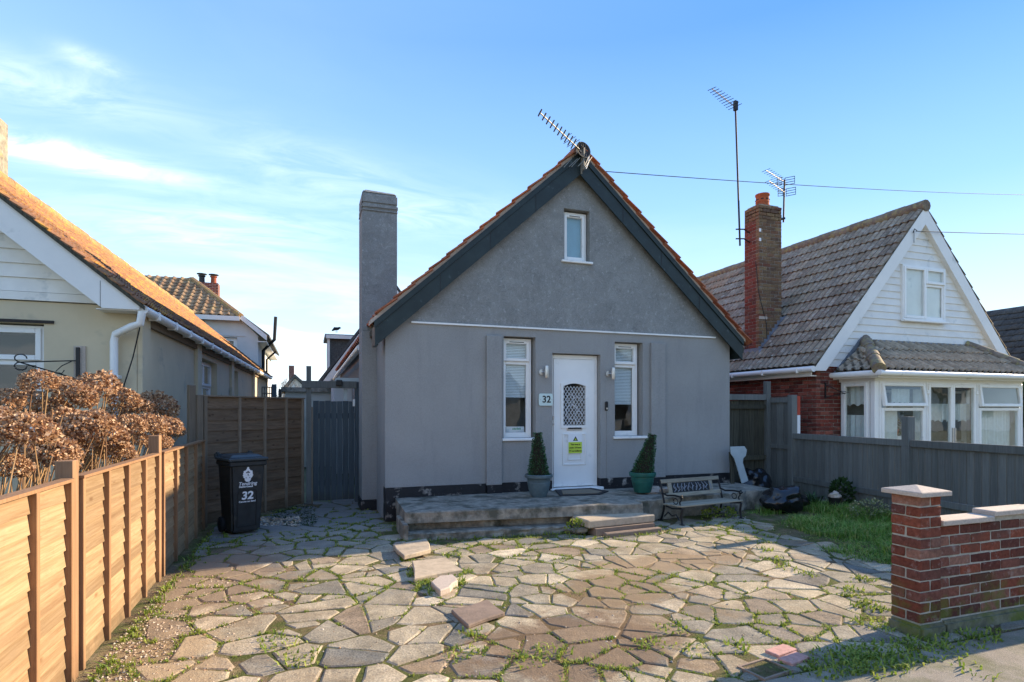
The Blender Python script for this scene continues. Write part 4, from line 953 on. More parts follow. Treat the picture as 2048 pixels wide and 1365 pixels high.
pts = [(-.12, 0), (.12, 0), (.12, .42), (.115, .45), (.095, .475), (-.095, .475), (-.115, .45), (-.12, .42)]
wall_poly(b, pts, [(x*.93, z*.95+.012) for x, z in pts], -.004, .004); b.build('panel_edge', M['ink'], body)
text('32', .14, M['white'], on_front(.0, .455), 'numerals', body, bold=.004, shear=.08, sx=1.05)
text('Canute on Sand', .032, M['white'], on_front(.0, .415), 'street_lettering', body, bold=.0006)
text('Tendring', .062, M['white'], on_front(.0, .635), 'council_lettering', body, bold=.001, shear=.2)
text('District Council', .026, M['white'], on_front(-.02, .608), 'council_lettering', body, bold=.0015)
b = MB(on_front(0, .70, .0035)); r = random.Random(2)    # crest: shield, supporters, crown
def disc(mb, x, z, rr, n=9, y=0): mb.prism([(x+rr*math.cos(6.283*k/n), y, z+rr*math.sin(6.283*k/n)) for k in range(n)], (0, .001, 0))
for x, z, rr in ((0, .015, .04), (-.035, .045, .022), (.035, .045, .022), (-.04, .085, .02), (.04, .085, .02), (0, .125, .026), (-.03, .112, .014), (.03, .112, .014), (0, .155, .014), (-.052, .062, .012), (.052, .062, .012), (-.045, .11, .011), (.045, .11, .011)): disc(b, x, z, rr, y=-.0002*len(b.f)/9)
b.prism([(-.03, -.002, .09), (.03, -.002, .09), (.028, -.002, .05), (0, -.002, .025), (-.028, -.002, .05)], (0, .001, 0))
b.build('crest', M['white'], body)
b = MB(on_front(0, .70, .0065)); b.prism([(-.006, -.002, .07), (.018, -.002, .045), (0, -.002, .085), (-.018, -.002, .045)], (0, .001, 0)); disc(b, 0, .11, .009); disc(b, -.022, .03, .006); disc(b, .022, .03, .006); b.build('crest_detail', M['bin'], body)

# ---- fences
def lapped_panel(F, L, H, nb, fence, mat, bmat, battens, z0=.02, capmat=None):
    """waney-lap panel: F local x along the panel, front to -y"""
    hb = H/nb
    for k in range(nb):
        z = z0+k*hb; r = rnd.uniform(-.006, .006); b = MB(F)
        n = 6; pts_t = [(L*i/n, z+hb+.012+rnd.uniform(-.003, .003)) for i in range(n+1)]; pts_b = [(L*i/n, z+r+rnd.uniform(-.005, .005)) for i in range(n+1)]
        v = [(x, -.018, zz_) for x, zz_ in pts_b]+[(x, -.004, zz_) for x, zz_ in pts_t]+[(x, -.012, zz_) for x, zz_ in pts_b]+[(x, .004, zz_) for x, zz_ in pts_t]
        m = n+1; f = [(i, i+1, m+i+1, m+i) for i in range(n)]+[(2*m+i+1, 2*m+i, 3*m+i, 3*m+i+1) for i in range(n)]+[(i+1, i, 2*m+i, 2*m+i+1) for i in range(n)]+[(m+i, m+i+1, 3*m+i+1, 3*m+i) for i in range(n)]+[(0, m, 3*m, 2*m), (m-1, 3*m-1, 4*m-1, 2*m-1)]
        b.add(v, f); b.build('board', M[mat], fence)
    for t in battens:
        MB(F).box(L*t-.018, L*t+.018, -.046, -.006, z0-.01, z0+H+.01).build('batten', M[bmat], fence, bevel=.003)
    MB(F).box(0, L, -.05, .02, z0+H+.012, z0+H+.03).build('capping', M[bmat], fence)
fl = thing('lapped_fence', (-1.31, 5, 0), 'low orange wood lapped fence panels along the left side of the yard', 'fence')
FXP = -1.30
posts = [2.06, 4.10, 6.19, 8.34]; 
for i, yy in enumerate(posts):
    hh = (1.30, 1.30, 1.36, 1.30)[i]
    if i < 3: MB().box(FXP-.09, FXP+.0, yy-.045, yy+.045, -.05, hh).build('post', M['post_o'], fl, bevel=.004)
for a, b_ in ((.1, 2.0), (2.12, 4.03), (4.17, 6.12), (6.26, 8.60)):
    # local x runs towards -y so that the front (-y local) faces +X
    F = Matrix(((0, -1, 0, FXP-.03), (1, 0, 0, a), (0, 0, 1, 0), (0, 0, 0, 1)))
    L = b_-a; lapped_panel(F, L, 1.15, 12, fl, 'fence_o', 'batten_o', (.012, .26, .5, .75, .988))
fb = thing('brown_fence', (-.7, 9.5, 0), 'tall brown lapped fence panel set diagonally behind the bin', 'fence')
pA, pB = Vector((-1.36, 8.79, 0)), Vector((-.07, 10.28, 0)); angb = math.atan2(pB.y-pA.y, pB.x-pA.x); Lb = (pB-pA).length
lapped_panel(frame_at(pA, angb), Lb, 1.74, 11, fb, 'fence_b', 'batten_b', (.02, .315, .56, .79, .98), z0=.03)
FQ = frame_at(pA, angb)
MB(FQ).box(-.10, -.01, -.05, .05, -.05, 1.80).build('post', M['batten_b'], fb, bevel=.004)
MB(FQ).box(-.20, -.10, -.02, .03, -.05, 1.93).build('post', M['batten_b'], fb, bevel=.004)
MB(FQ).box(.0, .045, -.06, -.0, -.03, 1.79).build('post', M['batten_b'], fb)
# ---- side gate with frame
gt_ = thing('gate', (.35, 10.35, 0), 'tall dark blue-grey boarded gate with a square post frame over it beside the chimney', 'gate')
gx0, gx1, gy = .03, .80, 10.34
nbd = 7
for k in range(nbd):
    x0 = gx0+.06+(gx1-gx0-.09)*k/nbd; x1 = gx0+.06+(gx1-gx0-.09)*(k+1)/nbd-.005
    MB().box(x0, x1, gy, gy+.02, .05, 1.75+rnd.uniform(-.006, .006)).build('board', M['gate'], gt_, bevel=.002)
MB().box(gx0+.06, gx1-.03, gy+.021, gy+.05, .3, .39).box(gx0+.06, gx1-.03, gy+.021, gy+.05, 1.45, 1.54).build('rail', M['gate'], gt_)
MB().box(gx0-.05, gx0+.03, gy-.04, gy+.04, 0, 2.34).build('post', M['grey'], gt_, bevel=.003)
MB().box(gx0+.032, gx0+.055, gy-.03, gy+.02, 0, 1.65).build('batten', M['batten_b'], gt_)
MB().box(gx1-.025, gx1+.04, gy-.04, gy+.04, 0, 2.08).build('post', M['gate'], gt_, bevel=.003)
MB().box(gx0-.12, gx1+.0, gy-.075, gy-.041, 1.97, 2.09).build('beam', M['grey'], gt_, bevel=.003)
MB().box(gx0+.42, gx1+.05, gy-.03, gy+.0, 2.091, 2.15).build('top_board', M['board'], gt_)
MB().box(gx0+.43, gx0+.53, gy-.12, gy-.076, 2.01, 2.11).build('sensor_box', M['black'], gt_, bevel=.008)
MB().box(gx1-.06, gx1-.02, gy-.03, gy-.001, 1.66, 1.78).build('latch', M['upvc'], gt_)
MB().box(gx0+.56, gx0+.62, gy-.0, gy+.02, 1.76, 1.965).build('pale_strut', M['board'], gt_)
# ---- grey fence on the right
fg = thing('grey_fence', (8.4, 6.5, 0), 'long low blue-grey paled fence on the right side of the yard', 'fence')
fA, fB = Vector((8.62, 8.45, 0)), Vector((8.00, 3.5, 0)); d = (fB-fA).normalized(); Lf = (fB-fA).length
FG = Matrix(((d.x, d.y, 0, fA.x), (d.y, -d.x, 0, fA.y), (0, 0, 1, 0), (0, 0, 0, 1)))
# local x along the fence towards the street; local -y must face -X
FG = Matrix.Translation(fA) @ Matrix.Rotation(math.atan2(d.y, d.x), 4, 'Z')
n = int(Lf/.1)
for k in range(n):
    x0 = .03+k*.1; z1 = 1.10+rnd.uniform(-.004, .004)
    MB(FG).box(x0, x0+.093, .0, .018, .02, z1).build('paling', M['grey'], fg, bevel=.002)
for a, b_ in ((.05, 2.40), (2.52, Lf)):
    MB(FG).box(a, b_, -.035, -.0005, 1.06, 1.16).build('rail', M['grey'], fg, bevel=.003)
    MB(FG).box(a, b_, -.035, -.0005, .26, .35).build('rail', M['grey'], fg, bevel=.003)
for x, h in ((.0, 1.88), (2.46, 1.50), (Lf, 1.3)): MB(FG).box(x-.06, x+.06, -.06, .06, -.05, h).build('post', M['grey'], fg, bevel=.004)
ft = thing('tall_fence', (7.9, 9, 0), 'tall dark green-stained board fence closing the gap right of the grey bungalow', 'fence')
for k in range(11):
    x0 = 7.15+k*.125; MB().box(x0, x0+.12, 9.05, 9.07, .0, 1.78+rnd.uniform(-.01, .01)).build('board', M['oldwood'], ft, bevel=.002)
MB().box(7.15, 8.52, 9.0, 9.049, 1.62, 1.70).build('rail', M['oldwood'], ft); MB().box(7.15, 8.52, 9.0, 9.049, .62, .71).build('rail', M['oldwood'], ft)
MB().box(7.12, 8.52, 8.99, 9.08, 1.79, 1.90).build('capping', M['grey'], ft, bevel=.003)
MB().box(8.52, 8.62, 8.98, 9.08, 0, 2.16).build('post', M['grey'], ft, bevel=.004)
tr_ = thing('corner_panel', (8.62, 8.7, 0), 'narrow tall blue-grey panel in the corner beside the fence post', 'fence')
for k in range(3):
    t0 = k*.18; x0 = 8.63; MB().box(x0, x0+.02, 8.50+t0, 8.50+t0+.17, 0, 1.84).build('board', M['grey'], tr_, bevel=.002)
MB().box(8.6, 8.63, 8.5, 8.98, 1.74, 1.84).build('rail', M['grey'], tr_); MB().box(8.6, 8.63, 8.5, 8.98, .85, .93).build('rail', M['grey'], tr_)
mk = thing('marker_post', (8.72, 8.42, 0), 'red and white painted post end beside the grey fence post', 'post')
MB().box(8.69, 8.76, 8.40, 8.46, 1.50, 1.86).build('red_end', simple('red_paint', (.45, .06, .03), .6), mk); MB().box(8.69, 8.76, 8.40, 8.46, 0, 1.499).build('white_shaft', M['white'], mk)

# ---- brick garden wall and pillar
gw = thing('garden_wall', (4.16, 2.9, 0), 'red brick front garden wall with a capped pillar at its left end', 'wall')
PXa, PYa = 4.05, 2.84; s = .22; zb = .095
for r_ in range(12):
    z = zb+r_*.075+.0325
    if r_ % 2 == 0: spec = [(.1075, .051, .215, .1025), (.1075, .164, .215, .1025)]
    else: spec = [(.051, .1075, .1025, .215), (.164, .1075, .1025, .215)]
    # alternate: stretchers seen on one face are headers on the other
    for k, (cx, cy, lx, ly) in enumerate(spec):
        me = brick_unit('brick_g', lx, ly, .066, var=rnd.randrange(3)); inst('brick', me, Matrix.Translation((PXa+cx+rnd.uniform(-.002, .002), PYa+cy, z)), gw)
MB().box(PXa+.006, PXa+.209, PYa+.006, PYa+.209, .0, zb+.9-.012).build('mortar', M['mortar'], gw)
FW_ = frame_at((PXa+.225, PYa+.02, 0)); WL = 2.7
brick_course_wall(gw, FW_, WL, zb, 9, 'brick_g', depth=.1025)
MB(FW_).box(-.01, WL, .006, .097, .0, zb+.675-.008).build('mortar', M['mortar'], gw)
b = MB(); b.box(PXa-.02, PXa+.24, PYa-.025, PYa+.235, -.1, zb-.012); b.box(PXa+.241, PXa+.225+WL, PYa-.01, PYa+.15, -.1, zb-.012)
b.build('footing', simple('mossy_footing', (.17, .16, .10), .95, .4, 14, 1, 50, stain=((.13, .15, .03), 5, .48)), gw, bevel=.02)
cz = zb+.9-.005; c0, c1 = -.045, .26
b = MB(); b.box(PXa+c0, PXa+c1, PYa+c0, PYa+c1, cz, cz+.032); q = cz+.033
b.add([(PXa+c0+.002, PYa+c0+.002, q), (PXa+c1-.002, PYa+c0+.002, q), (PXa+c1-.002, PYa+c1-.002, q), (PXa+c0+.002, PYa+c1-.002, q), (PXa+.1075, PYa+.1075, q+.035)], [(0, 1, 4), (1, 2, 4), (2, 3, 4), (3, 0, 4), (3, 2, 1, 0)])
b.build('pillar_cap', M['coping'], gw, bevel=.003)
x = .0
for k, (L, dz) in enumerate(((.56, 0), (.56, .035), (.56, .03), (.56, .04), (.4, .035))):
    b = MB(FW_); b.box(x, x+L-.006, -.03, .135, zb+.672+dz, zb+.712+dz); b.build('coping_stone', M['coping'], gw, bevel=.005)
    if dz: MB(FW_).box(x, x+L, .002, .10, zb+.668, zb+.672+dz).build('mortar_bed', M['mortar'], gw)
    x += L

# ---- bags and leaning board
def blob(name, c, sx, sy, sz, seed, mat, amp=.22, sub=3):
    bm = bmesh.new(); bmesh.ops.create_icosphere(bm, subdivisions=sub, radius=1)
    for v in bm.verts:
        p = v.co.copy(); k = 1+amp*noise.noise(p*1.6+Vector((seed, 0, 0)))+amp*.35*noise.noise(p*5+Vector((0, seed, 0)))-abs(noise.noise(p*3.2+Vector((seed, seed, 0))))*amp*.5
        v.co = Vector((p.x*sx*k, p.y*sy*k, max(-sz*.9, p.z*sz*k)))
        if p.z > .75: v.co *= 1.08
    me = bpy.data.meshes.new(name); bm.to_mesh(me); bm.free(); me.materials.append(M[mat])
    me.polygons.foreach_set('use_smooth', [True]*len(me.polygons))
    return link(bpy.data.objects.new(name, me), None, Matrix.Translation(c))
o = blob('rubbish_bag', (7.02, 7.05, .19), .36, .26, .22, 2.2, 'bag', .34, 4); tag(o, 'large shiny black rubbish bag slumped at the edge of the grass', 'rubbish bag', 'black rubbish bags')
o = blob('rubbish_bag', (7.75, 8.45, .24), .3, .22, .26, 5.1, 'bag', .34, 4); tag(o, 'black rubbish bag in the corner behind, against the tall fence', 'rubbish bag', 'black rubbish bags')
bd = thing('leaning_board', (7.35, 8.2, 0), 'pale plastic offcut with a rounded hooked end leaning on the house corner', 'board')
pp = [(1461, 894), (1489, 893), (1494, 900), (1492, 912), (1487, 917), (1486, 926), (1497, 962), (1484, 968), (1469, 918), (1462, 908)]
b = MB(); b.prism([FY(x, y, 8.12)+Vector((0, 0, 0)) for x, y in pp], (.004, .02, 0)); b.build('board', M['board'], bd, bevel=.004)
b = MB(); b.prism([FY(x, y, 8.2) for x, y in ((1459, 905), (1464, 905), (1470, 975), (1463, 975))], (0, .02, 0)); b.build('plank', M['oldwood'], bd)
# ---- plants by the grey fence
def bush(name, c, rx, ry, rz, n, size, mat, label, cat='shrub', group=None):
    t = thing(name, (c[0], c[1], 0), label, cat, group); r = random.Random(n+int(c[0]*100)); v, f = [], []
    for k in range(n):
        p = Vector((r.gauss(0, 1), r.gauss(0, 1), r.gauss(0, 1))).normalized()*r.uniform(.5, 1.02)**.6
        q = Vector((c[0]+p.x*rx, c[1]+p.y*ry, c[2]+p.z*rz))
        if q.z < 0: continue
        o = (p+Vector((r.uniform(-.8, .8), r.uniform(-.8, .8), r.uniform(-.4, .9)))).normalized(); sd = o.cross(Vector((r.random(), r.random(), r.random()))).normalized(); s = size*r.uniform(.6, 1.3); b0 = len(v)
        v += [tuple(q), tuple(q+o*s*.5-sd*s*.33), tuple(q+o*s), tuple(q+o*s*.5+sd*s*.33)]; f.append((b0, b0+1, b0+2, b0+3))
    raw('foliage', v, f, M[mat], t)
    b = MB()
    for k in range(6): b.tube([(c[0], c[1], -.04), (c[0]+r.uniform(-.5, .5)*rx, c[1]+r.uniform(-.5, .5)*ry, c[2]), (c[0]+r.uniform(-1, 1)*rx*.8, c[1]+r.uniform(-1, 1)*ry*.8, c[2]+rz*.6)], [.008, .005, .003], 4)
    b.build('stems', M['bark'], t); return t
bush('shrub', (8.12, 6.95, .24), .16, .16, .25, 500, .06, 'darkleaf', 'upright dark green shrub against the grey fence')
bush('shrub', (7.72, 6.15, .16), .34, .2, .13, 420, .035, 'paleleaf', 'low variegated cream and green plant below the grey fence')
bush('weed_clump', (5.75, 7.0, .05), .3, .14, .12, 350, .04, 'weed', 'leafy green weeds under the right end of the bench', 'weeds')
bush('weed_clump', (3.25, 6.68, .08), .16, .10, .11, 260, .035, 'weed', 'yellow-green weeds at the left corner of the tan step', 'weeds')
t = thing('spiky_plant', (7.75, 7.15, 0), 'small dark spiky plant between the black bag and the shrub', 'plant')
for o in (blades('leaves', 'darkleaf', [(7.75, 7.15, -.02, .32, .1, 34, .03)], None, t),): pass
t = thing('plant_pot', (7.86, 6.85, 0), 'small black pot with a pale bag by the dark shrub', 'pot'); MB().lathe([(.001, 0), (.07, 0), (.1, .2), (.105, .22), (.001, .2)], (7.86, 6.85, 0)).build('pot', M['black'], t, smooth=True)
o = blob('contents', (7.86, 6.85, .24), .09, .08, .06, 1, 'coping', .5); 
o.parent = t; o.matrix_parent_inverse = WM[t.name].inverted()
o = blob('soil_sheet', (6.75, 4.0, -.03), .38, .2, .05, 6, 'bag', .5, 3); tag(o, 'torn sheet of black weed membrane at the edge of the grass', 'sheet')
# ---- hydrangea: dried heads over the orange fence
hy = thing('hydrangea', (-1.9, 5, 0), 'dried brown hydrangea with large papery heads leaning over the orange fence', 'shrub')
def head_mesh(seed):
    r = random.Random(seed); v, f = [], []
    for k in range(1150):
        th = r.uniform(0, 6.283); cz_ = r.uniform(-.62, 1); s_ = math.sqrt(max(0, 1-cz_*cz_)); p = Vector((s_*math.cos(th), s_*math.sin(th), cz_*.72))
        lump = 1+.22*noise.noise(p*2.3+Vector((seed, 0, 0)))+.1*noise.noise(p*6)
        p = p*lump*r.uniform(.86, 1.05); nn = p.normalized()
        o = (nn*.5+Vector((r.uniform(-1, 1), r.uniform(-1, 1), r.uniform(-1, 1)))).normalized(); sd = o.cross(Vector((r.uniform(-1, 1), r.uniform(-1, 1), r.uniform(-1, 1)))).normalized(); s = r.uniform(.11, .17); b0 = len(v)
        u2 = sd.cross(o)*s*.3
        v += [tuple(p-o*s*.3), tuple(p+o*s*.2-sd*s*.55+u2), tuple(p+o*s*.85), tuple(p+o*s*.2+sd*s*.55+u2)]; f.append((b0, b0+1, b0+2)); f.append((b0, b0+2, b0+3))
    me = bpy.data.meshes.new('flower_head'); me.from_pydata(v, [], f); me.materials.append(M['petal']); return me
HM = [head_mesh(k) for k in range(5)]
heads = [(78, 765, 70, -1.9), (10, 800, 70, -2.1), (190, 778, 95, -1.85), (150, 792, 80, -1.9), (45, 866, 120, -1.6), (130, 850, 90, -1.8), (175, 855, 100, -1.6), (248, 800, 66, -1.75), (205, 880, 100, -1.55),
         (315, 812, 80, -1.6), (285, 815, 60, -1.7), (332, 856, 66, -1.45), (350, 866, 40, -1.5), (300, 850, 64, -1.5), (262, 850, 60, -1.6), (318, 886, 50, -1.48), (100, 905, 110, -1.75), (235, 905, 70, -1.5),
         (20, 935, 80, -1.7), (60, 800, 60, -2.2), (120, 770, 50, -2.2), (275, 880, 46, -1.6), (-30, 850, 120, -1.8), (150, 925, 70, -1.8), (105, 820, 70, -2.1), (225, 830, 60, -2.0)]
hr = random.Random(21); sv = MB()
for px, py, w, X in heads:
    p = FX(px, py, X); dd = p.x*sa+p.y*ca; s = w*dd/FPX/2*.9
    inst('flower_head', HM[hr.randrange(5)], Matrix.Translation(p) @ Matrix.Rotation(hr.uniform(0, 6), 4, 'Z') @ Matrix.Rotation(hr.uniform(-.4, .4), 4, 'X') @ Matrix.Diagonal((s, s, s*.95, 1)), hy)
    bx, by = p.x-hr.uniform(0, .5), p.y+hr.uniform(-.3, .2)
    for q in range(4):
        e = p+Vector((hr.uniform(-.5, .5)*s, hr.uniform(-.5, .5)*s, -.15*s)); m_ = Vector((bx+hr.uniform(-.1, .1), by+hr.uniform(-.1, .1), p.z*.5)).lerp(e, .35)
        sv.tube([(bx+hr.uniform(-.15, .15), by+hr.uniform(-.15, .15), -.04), tuple(m_), tuple(e)], [.009, .006, .004], 5)
o = sv.build('stems', M['stem'], hy)
sv = MB()
for k in range(120):
    yy = hr.uniform(3.3, 7.3); xx = -1.42-hr.random()*.9; tx = xx+hr.uniform(-.25, .3); ty = yy+hr.uniform(-.3, .35); hz = hr.uniform(1.1, 1.62)-.04*max(0, yy-5)
    tx = min(tx, -1.42)
    sv.tube([(xx, yy, -.04), ((xx+tx)/2+hr.uniform(-.06, .06), (yy+ty)/2, hz*.55), (tx, ty, hz)], [.009, .006, .003], 4)
tag(sv.build('bare_stems', M['stem'], hy), kind='stuff')
# ================================================================== LEFT HOUSE
LANG = -R(1.9)
FL = frame_at((-2.0, 8.3, 0))              # front corner; local x to the left is negative
lh = thing('cream_bungalow', (-4.6, 8.3, 0), 'cream rendered bungalow with white boarded gable and orange lichened roof on the left', 'house')
b = MB(FL); wall_face(b, [(-5.3, 0), (0, 0), (0, 2.88), (-5.3, 2.88)], [(-2.40, -.95, 1.3, 2.62)], .25); lw = b.build('wall', M['cream'], lh)
FS = frame_at((-2.0, 8.3, 0), R(90)+LANG)   # side wall: local x runs back, local -y faces +X
b = MB(FS); LS = 15.6
wall_face(b, [(.26, 0), (LS, 0), (LS, 2.85), (.26, 2.85)], [(3.75, 5.4, 1.25, 2.58), (7.6, 8.4, .8, 2.6)], .22); lw2 = b.build('wall', M['cream'], lh)
FS2 = FS
for x in (0.01, 3.2, 7.0, 11.2): MB(FS2).box(x, x+.34, -.06, -.001, 0, 2.84).build('pilaster', M['cream'], lw2, bevel=.004)
b = MB(FS); b.box(LS-2.2, LS, .5, .6, 0, 2.8)
F = FL @ Matrix.Translation((-2.38, .08, 1.33)); w_ = window(lh, F, 1.41, 1.27, [(.03, 1.38, .03, .86, False), (.03, 1.38, .86, 1.24, True)], .04, .06, glass='glass2', gap=.25)
F = FS @ Matrix.Translation((3.77, .12, 1.28)); window(lh, F, 1.6, 1.28, [(.03, .8, .03, .8, False), (.03, .8, .8, 1.25, True), (.8, 1.57, .03, .8, False), (.8, 1.57, .8, 1.25, True)], .04, .05, gap=.2, glass='glass2')
F = FS @ Matrix.Translation((7.62, .12, .83)); window(lh, F, .76, 1.75, [(.03, .73, .03, 1.72, True)], .04, .05, gap=.2, glass='glass2')
MB(FL).box(-2.5, -.85, -.02, -.0005, 2.625, 2.66).build('drip_edge', M['rust'], lw)
# gable: boards
sl2 = .84; ax_, az_ = -2.66, 2.9+sl2*(2.66-.15)+.19
def gabL(x): return az_-.10-sl2*abs(x-ax_)
for k in range(13):
    z0 = 2.99+k*.165; z1 = z0+.17
    x1 = ax_+(az_-.10-z0)/sl2; x0 = ax_-(az_-.10-z0)/sl2; x1t = ax_+(az_-.10-z1)/sl2; x0t = ax_-(az_-.10-z1)/sl2
    if x1t < x0t: break
    x1 = min(x1, 0.0)
    v = [(x0, -.028, z0), (x1, -.028, z0), (x1t, -.008, z1), (x0t, -.008, z1), (x0, .03, z0), (x1, .03, z0), (x1t, .03, z1), (x0t, .03, z1)]
    MB(FL).add(v, BOXF if False else [(0, 1, 2, 3), (7, 6, 5, 4), (0, 4, 5, 1), (1, 5, 6, 2), (2, 6, 7, 3), (3, 7, 4, 0)]).build('cladding_board', M['clad'], lh)
MB(FL).box(-5.3, 0, -.035, .03, 2.89, 2.985).build('cladding_trim', M['clad'], lh)
# barge board + boxed end
rl = thing_root = None
b = MB(FL)
x_e = .10; z_e = az_-sl2*(x_e-ax_)
ZC = 2.80
for sgn in (1, -1):
    xe = ax_+sgn*(x_e-ax_); xk_ = ax_+sgn*((az_-.40-ZC)/sl2)
    MB(FL).prism([(ax_, -.30, az_-.40), (xk_, -.30, ZC), (xe, -.30, ZC), (xe, -.30, z_e-.03), (ax_, -.30, az_-.03)], (0, .028, 0)).build('barge_board', M['fascia'], lh)
    MB(FL).prism([(ax_, -.27, az_-.40), (xk_, -.27, ZC), (xe, -.27, ZC), (xe, -.27, ZC+.02), (xk_, -.27, ZC+.02), (ax_, -.27, az_-.38)], (0, .24, 0)).build('soffit', M['fascia'], lh)
    MB(FL).prism([(ax_, -.31, az_-.028), (xe, -.31, z_e-.028), (xe, -.31, z_e+.0), (ax_, -.31, az_-.0)], (0, .3, 0)).build('verge_mortar', M['concrete'], lh)
MB(FL).box(-.30, -.296, -.303, -.3005, ZC, 3.12).build('board_joint', M['ink'], lh)
MB(FL).box(-.35, x_e, -.27, -.001, ZC-.012, ZC-.001).build('boxed_end', M['fascia'], lh)
# roof planes follow the turned side wall
RX = FL.copy()
ey = Vector((math.sin(-LANG), math.cos(-LANG), 0)) if False else Vector((-math.sin(LANG), math.cos(LANG), 0))
O0 = FL @ Vector((x_e+.05, -.33, z_e-.02)); A0 = FL @ Vector((ax_, -.33, az_+.02)); upL = (A0-O0); upl = upL.length; upL.normalize()
b = MB()
b.prism([O0-Vector((0, 0, .06)), A0-Vector((0, 0, .06)), A0-Vector((0, 0, .01)), O0-Vector((0, 0, .01))], ey*(LS+.9)); 
O1 = FL @ Vector((2*ax_-x_e-.05, -.33, z_e-.02)); b.prism([O1-Vector((0, 0, .06)), A0-Vector((0, 0, .06)), A0-Vector((0, 0, .01)), O1-Vector((0, 0, .01))], ey*(LS+.9))
lr = b.build('roof', M['oldwood'], lh)
tile_field(lr, 'tile_l', 'tile_ls', O0, ey, upL, LS+.9, upl, .21, .155, 'roll', 150, n=4, jitter=.007)
upR = (A0-O1).normalized(); tile_field(lr, 'tile_l', 'tile_ls', O1, ey, upR, LS+.9, upl, .42, .31, 'flat', 0, n=2)
rt2 = MB().tube([(0, 0, 0), (0, .44, 0)], .12, 10).mesh('ridge_tile', M['ridge_l'], smooth=True)
for i in range(38): inst('ridge_tile', rt2, Matrix.Translation(A0+ey*(i*.43)+Vector((0, 0, -.01+(i % 3)*.008))) @ Matrix.Rotation(LANG, 4, 'Z'), lr)
# gutter: half-round with brackets, fascia below
E0 = FL @ Vector((x_e+.03, -.28, z_e-.07))
b = MB(); b.tube([E0, E0+ey*(LS+.3)], .058, 10); gut = b.build('gutter', M['fascia'], lh, smooth=True)
for k in range(17): 
    p = E0+ey*(.5+k*.9); MB().box(p.x-.07, p.x+.068, p.y-.02, p.y+.02, p.z-.068, p.z+.045).build('bracket', M['upvc'], gut, bevel=.01)
b = MB(); q0 = FL @ Vector((-.0, -.02, z_e-.20)); b.prism([q0, q0+Vector((.05, 0, 0)), q0+Vector((.05, 0, .13)), q0+Vector((0, 0, .13))], ey*(LS+.1)); b.build('fascia', M['batten_b'], lh)
# downpipe
b = MB(); P = lambda x, y, z: FL @ Vector((x, y, z))
dp = MB(); dp.tube([P(x_e+.02, -.27, z_e-.1), P(x_e+.0, -.27, z_e-.24), P(-.0, -.24, z_e-.28), P(-.2, -.09, z_e-.36), P(-.22, -.08, z_e-.45), P(-.22, -.08, 0)], .045, 10)
dpo = dp.build('downpipe', M['upvc'], lh, smooth=True)
MB(FL).box(-.28, -.16, -.14, -.0, 1.98, 2.02).build('clip', M['upvc'], dpo)
b = MB(); b.tube([P(.08, -.2, 2.6), P(-.02, -.08, 2.25), P(-.12, -.06, 1.9), P(-.17, -.05, 1.4), P(-.17, -.05, .2)], .008, 5); b.build('cable', M['wire'], lh)
# hanging basket bracket
hb = thing('hanging_bracket', (-2.6, 8.25, 1.7), 'black scrolled iron hanging basket bracket on the cream wall', 'bracket')
Fh = FL @ Matrix.Translation((-.62, 0, 1.92))
MB(Fh).box(-.03, .09, -.02, -.0005, -.03, .45).build('backing_board', M['coping'], hb)
MB(Fh).box(.0, .035, -.05, -.021, -.1, .43).build('upright', M['black'], hb)
b = MB(Fh); b.tube([(.0, -.04, .27), (-.44, -.3, .22)], .008, 5); b.tube([(.0, -.04, -.02), (-.02, -.05, .06), (-.18, -.14, .12), (-.44, -.3, .215)], .008, 5)
for s in (1, -1): b.tube([(-.44-.05*math.sin(t*.6), -.3-.02*math.sin(t*.6), .22+s*(.045-.045*math.cos(t*.6))) for t in range(9)], .007, 5)
b.tube([(-.04, -.05, .26), (-.12, -.1, .2), (-.17, -.13, .13), (-.12, -.1, .11), (-.1, -.09, .15)], .006, 5)
b.build('scroll_arm', M['black'], hb, smooth=True)
# chimney on the ridge
cc = A0+ey*3.6
b = MB(); b.box(cc.x-1.15, cc.x-.24, cc.y-.5, cc.y+.5, az_-.7, 6.45); lc = b.build('chimney', simple('lichen_render', (.27, .245, .19), .95, .4, 12, 1, 40, stain=((.36, .29, .14), 7, .55)), lh, bevel=.03)

# ================================================================== RIGHT HOUSE
YN = 8.40; XN0, XN1 = 9.16, 14.75; AXN, AZN = 11.95, 5.77; SN = 1.136
rh = thing('brick_bungalow', (12, YN, 0), 'red brick bungalow with white boarded gable, brown tiled roof and glazed bay on the right', 'house')
FN = frame_at((0, YN, 0)); FNS = Matrix.Translation((XN0, YN, 0)) @ Matrix.Rotation(R(90), 4, 'Z') @ Matrix.Diagonal((-1, 1, 1, 1))
ez = AZN-SN*(AXN-XN0)-.12      # roof underside at the wall
b = MB(); b.box(XN0+.012, 9.78, YN+.012, YN+.2, 0, ez); b.box(XN0+.012, XN0+.2, YN+.2, YN+10, 0, ez); b.box(13.5, XN1, YN+.012, YN+.2, 0, ez); b.box(XN1-.2, XN1, YN+.2, YN+10, 0, ez)
hw = b.build('wall', M['mortar_h'], rh)
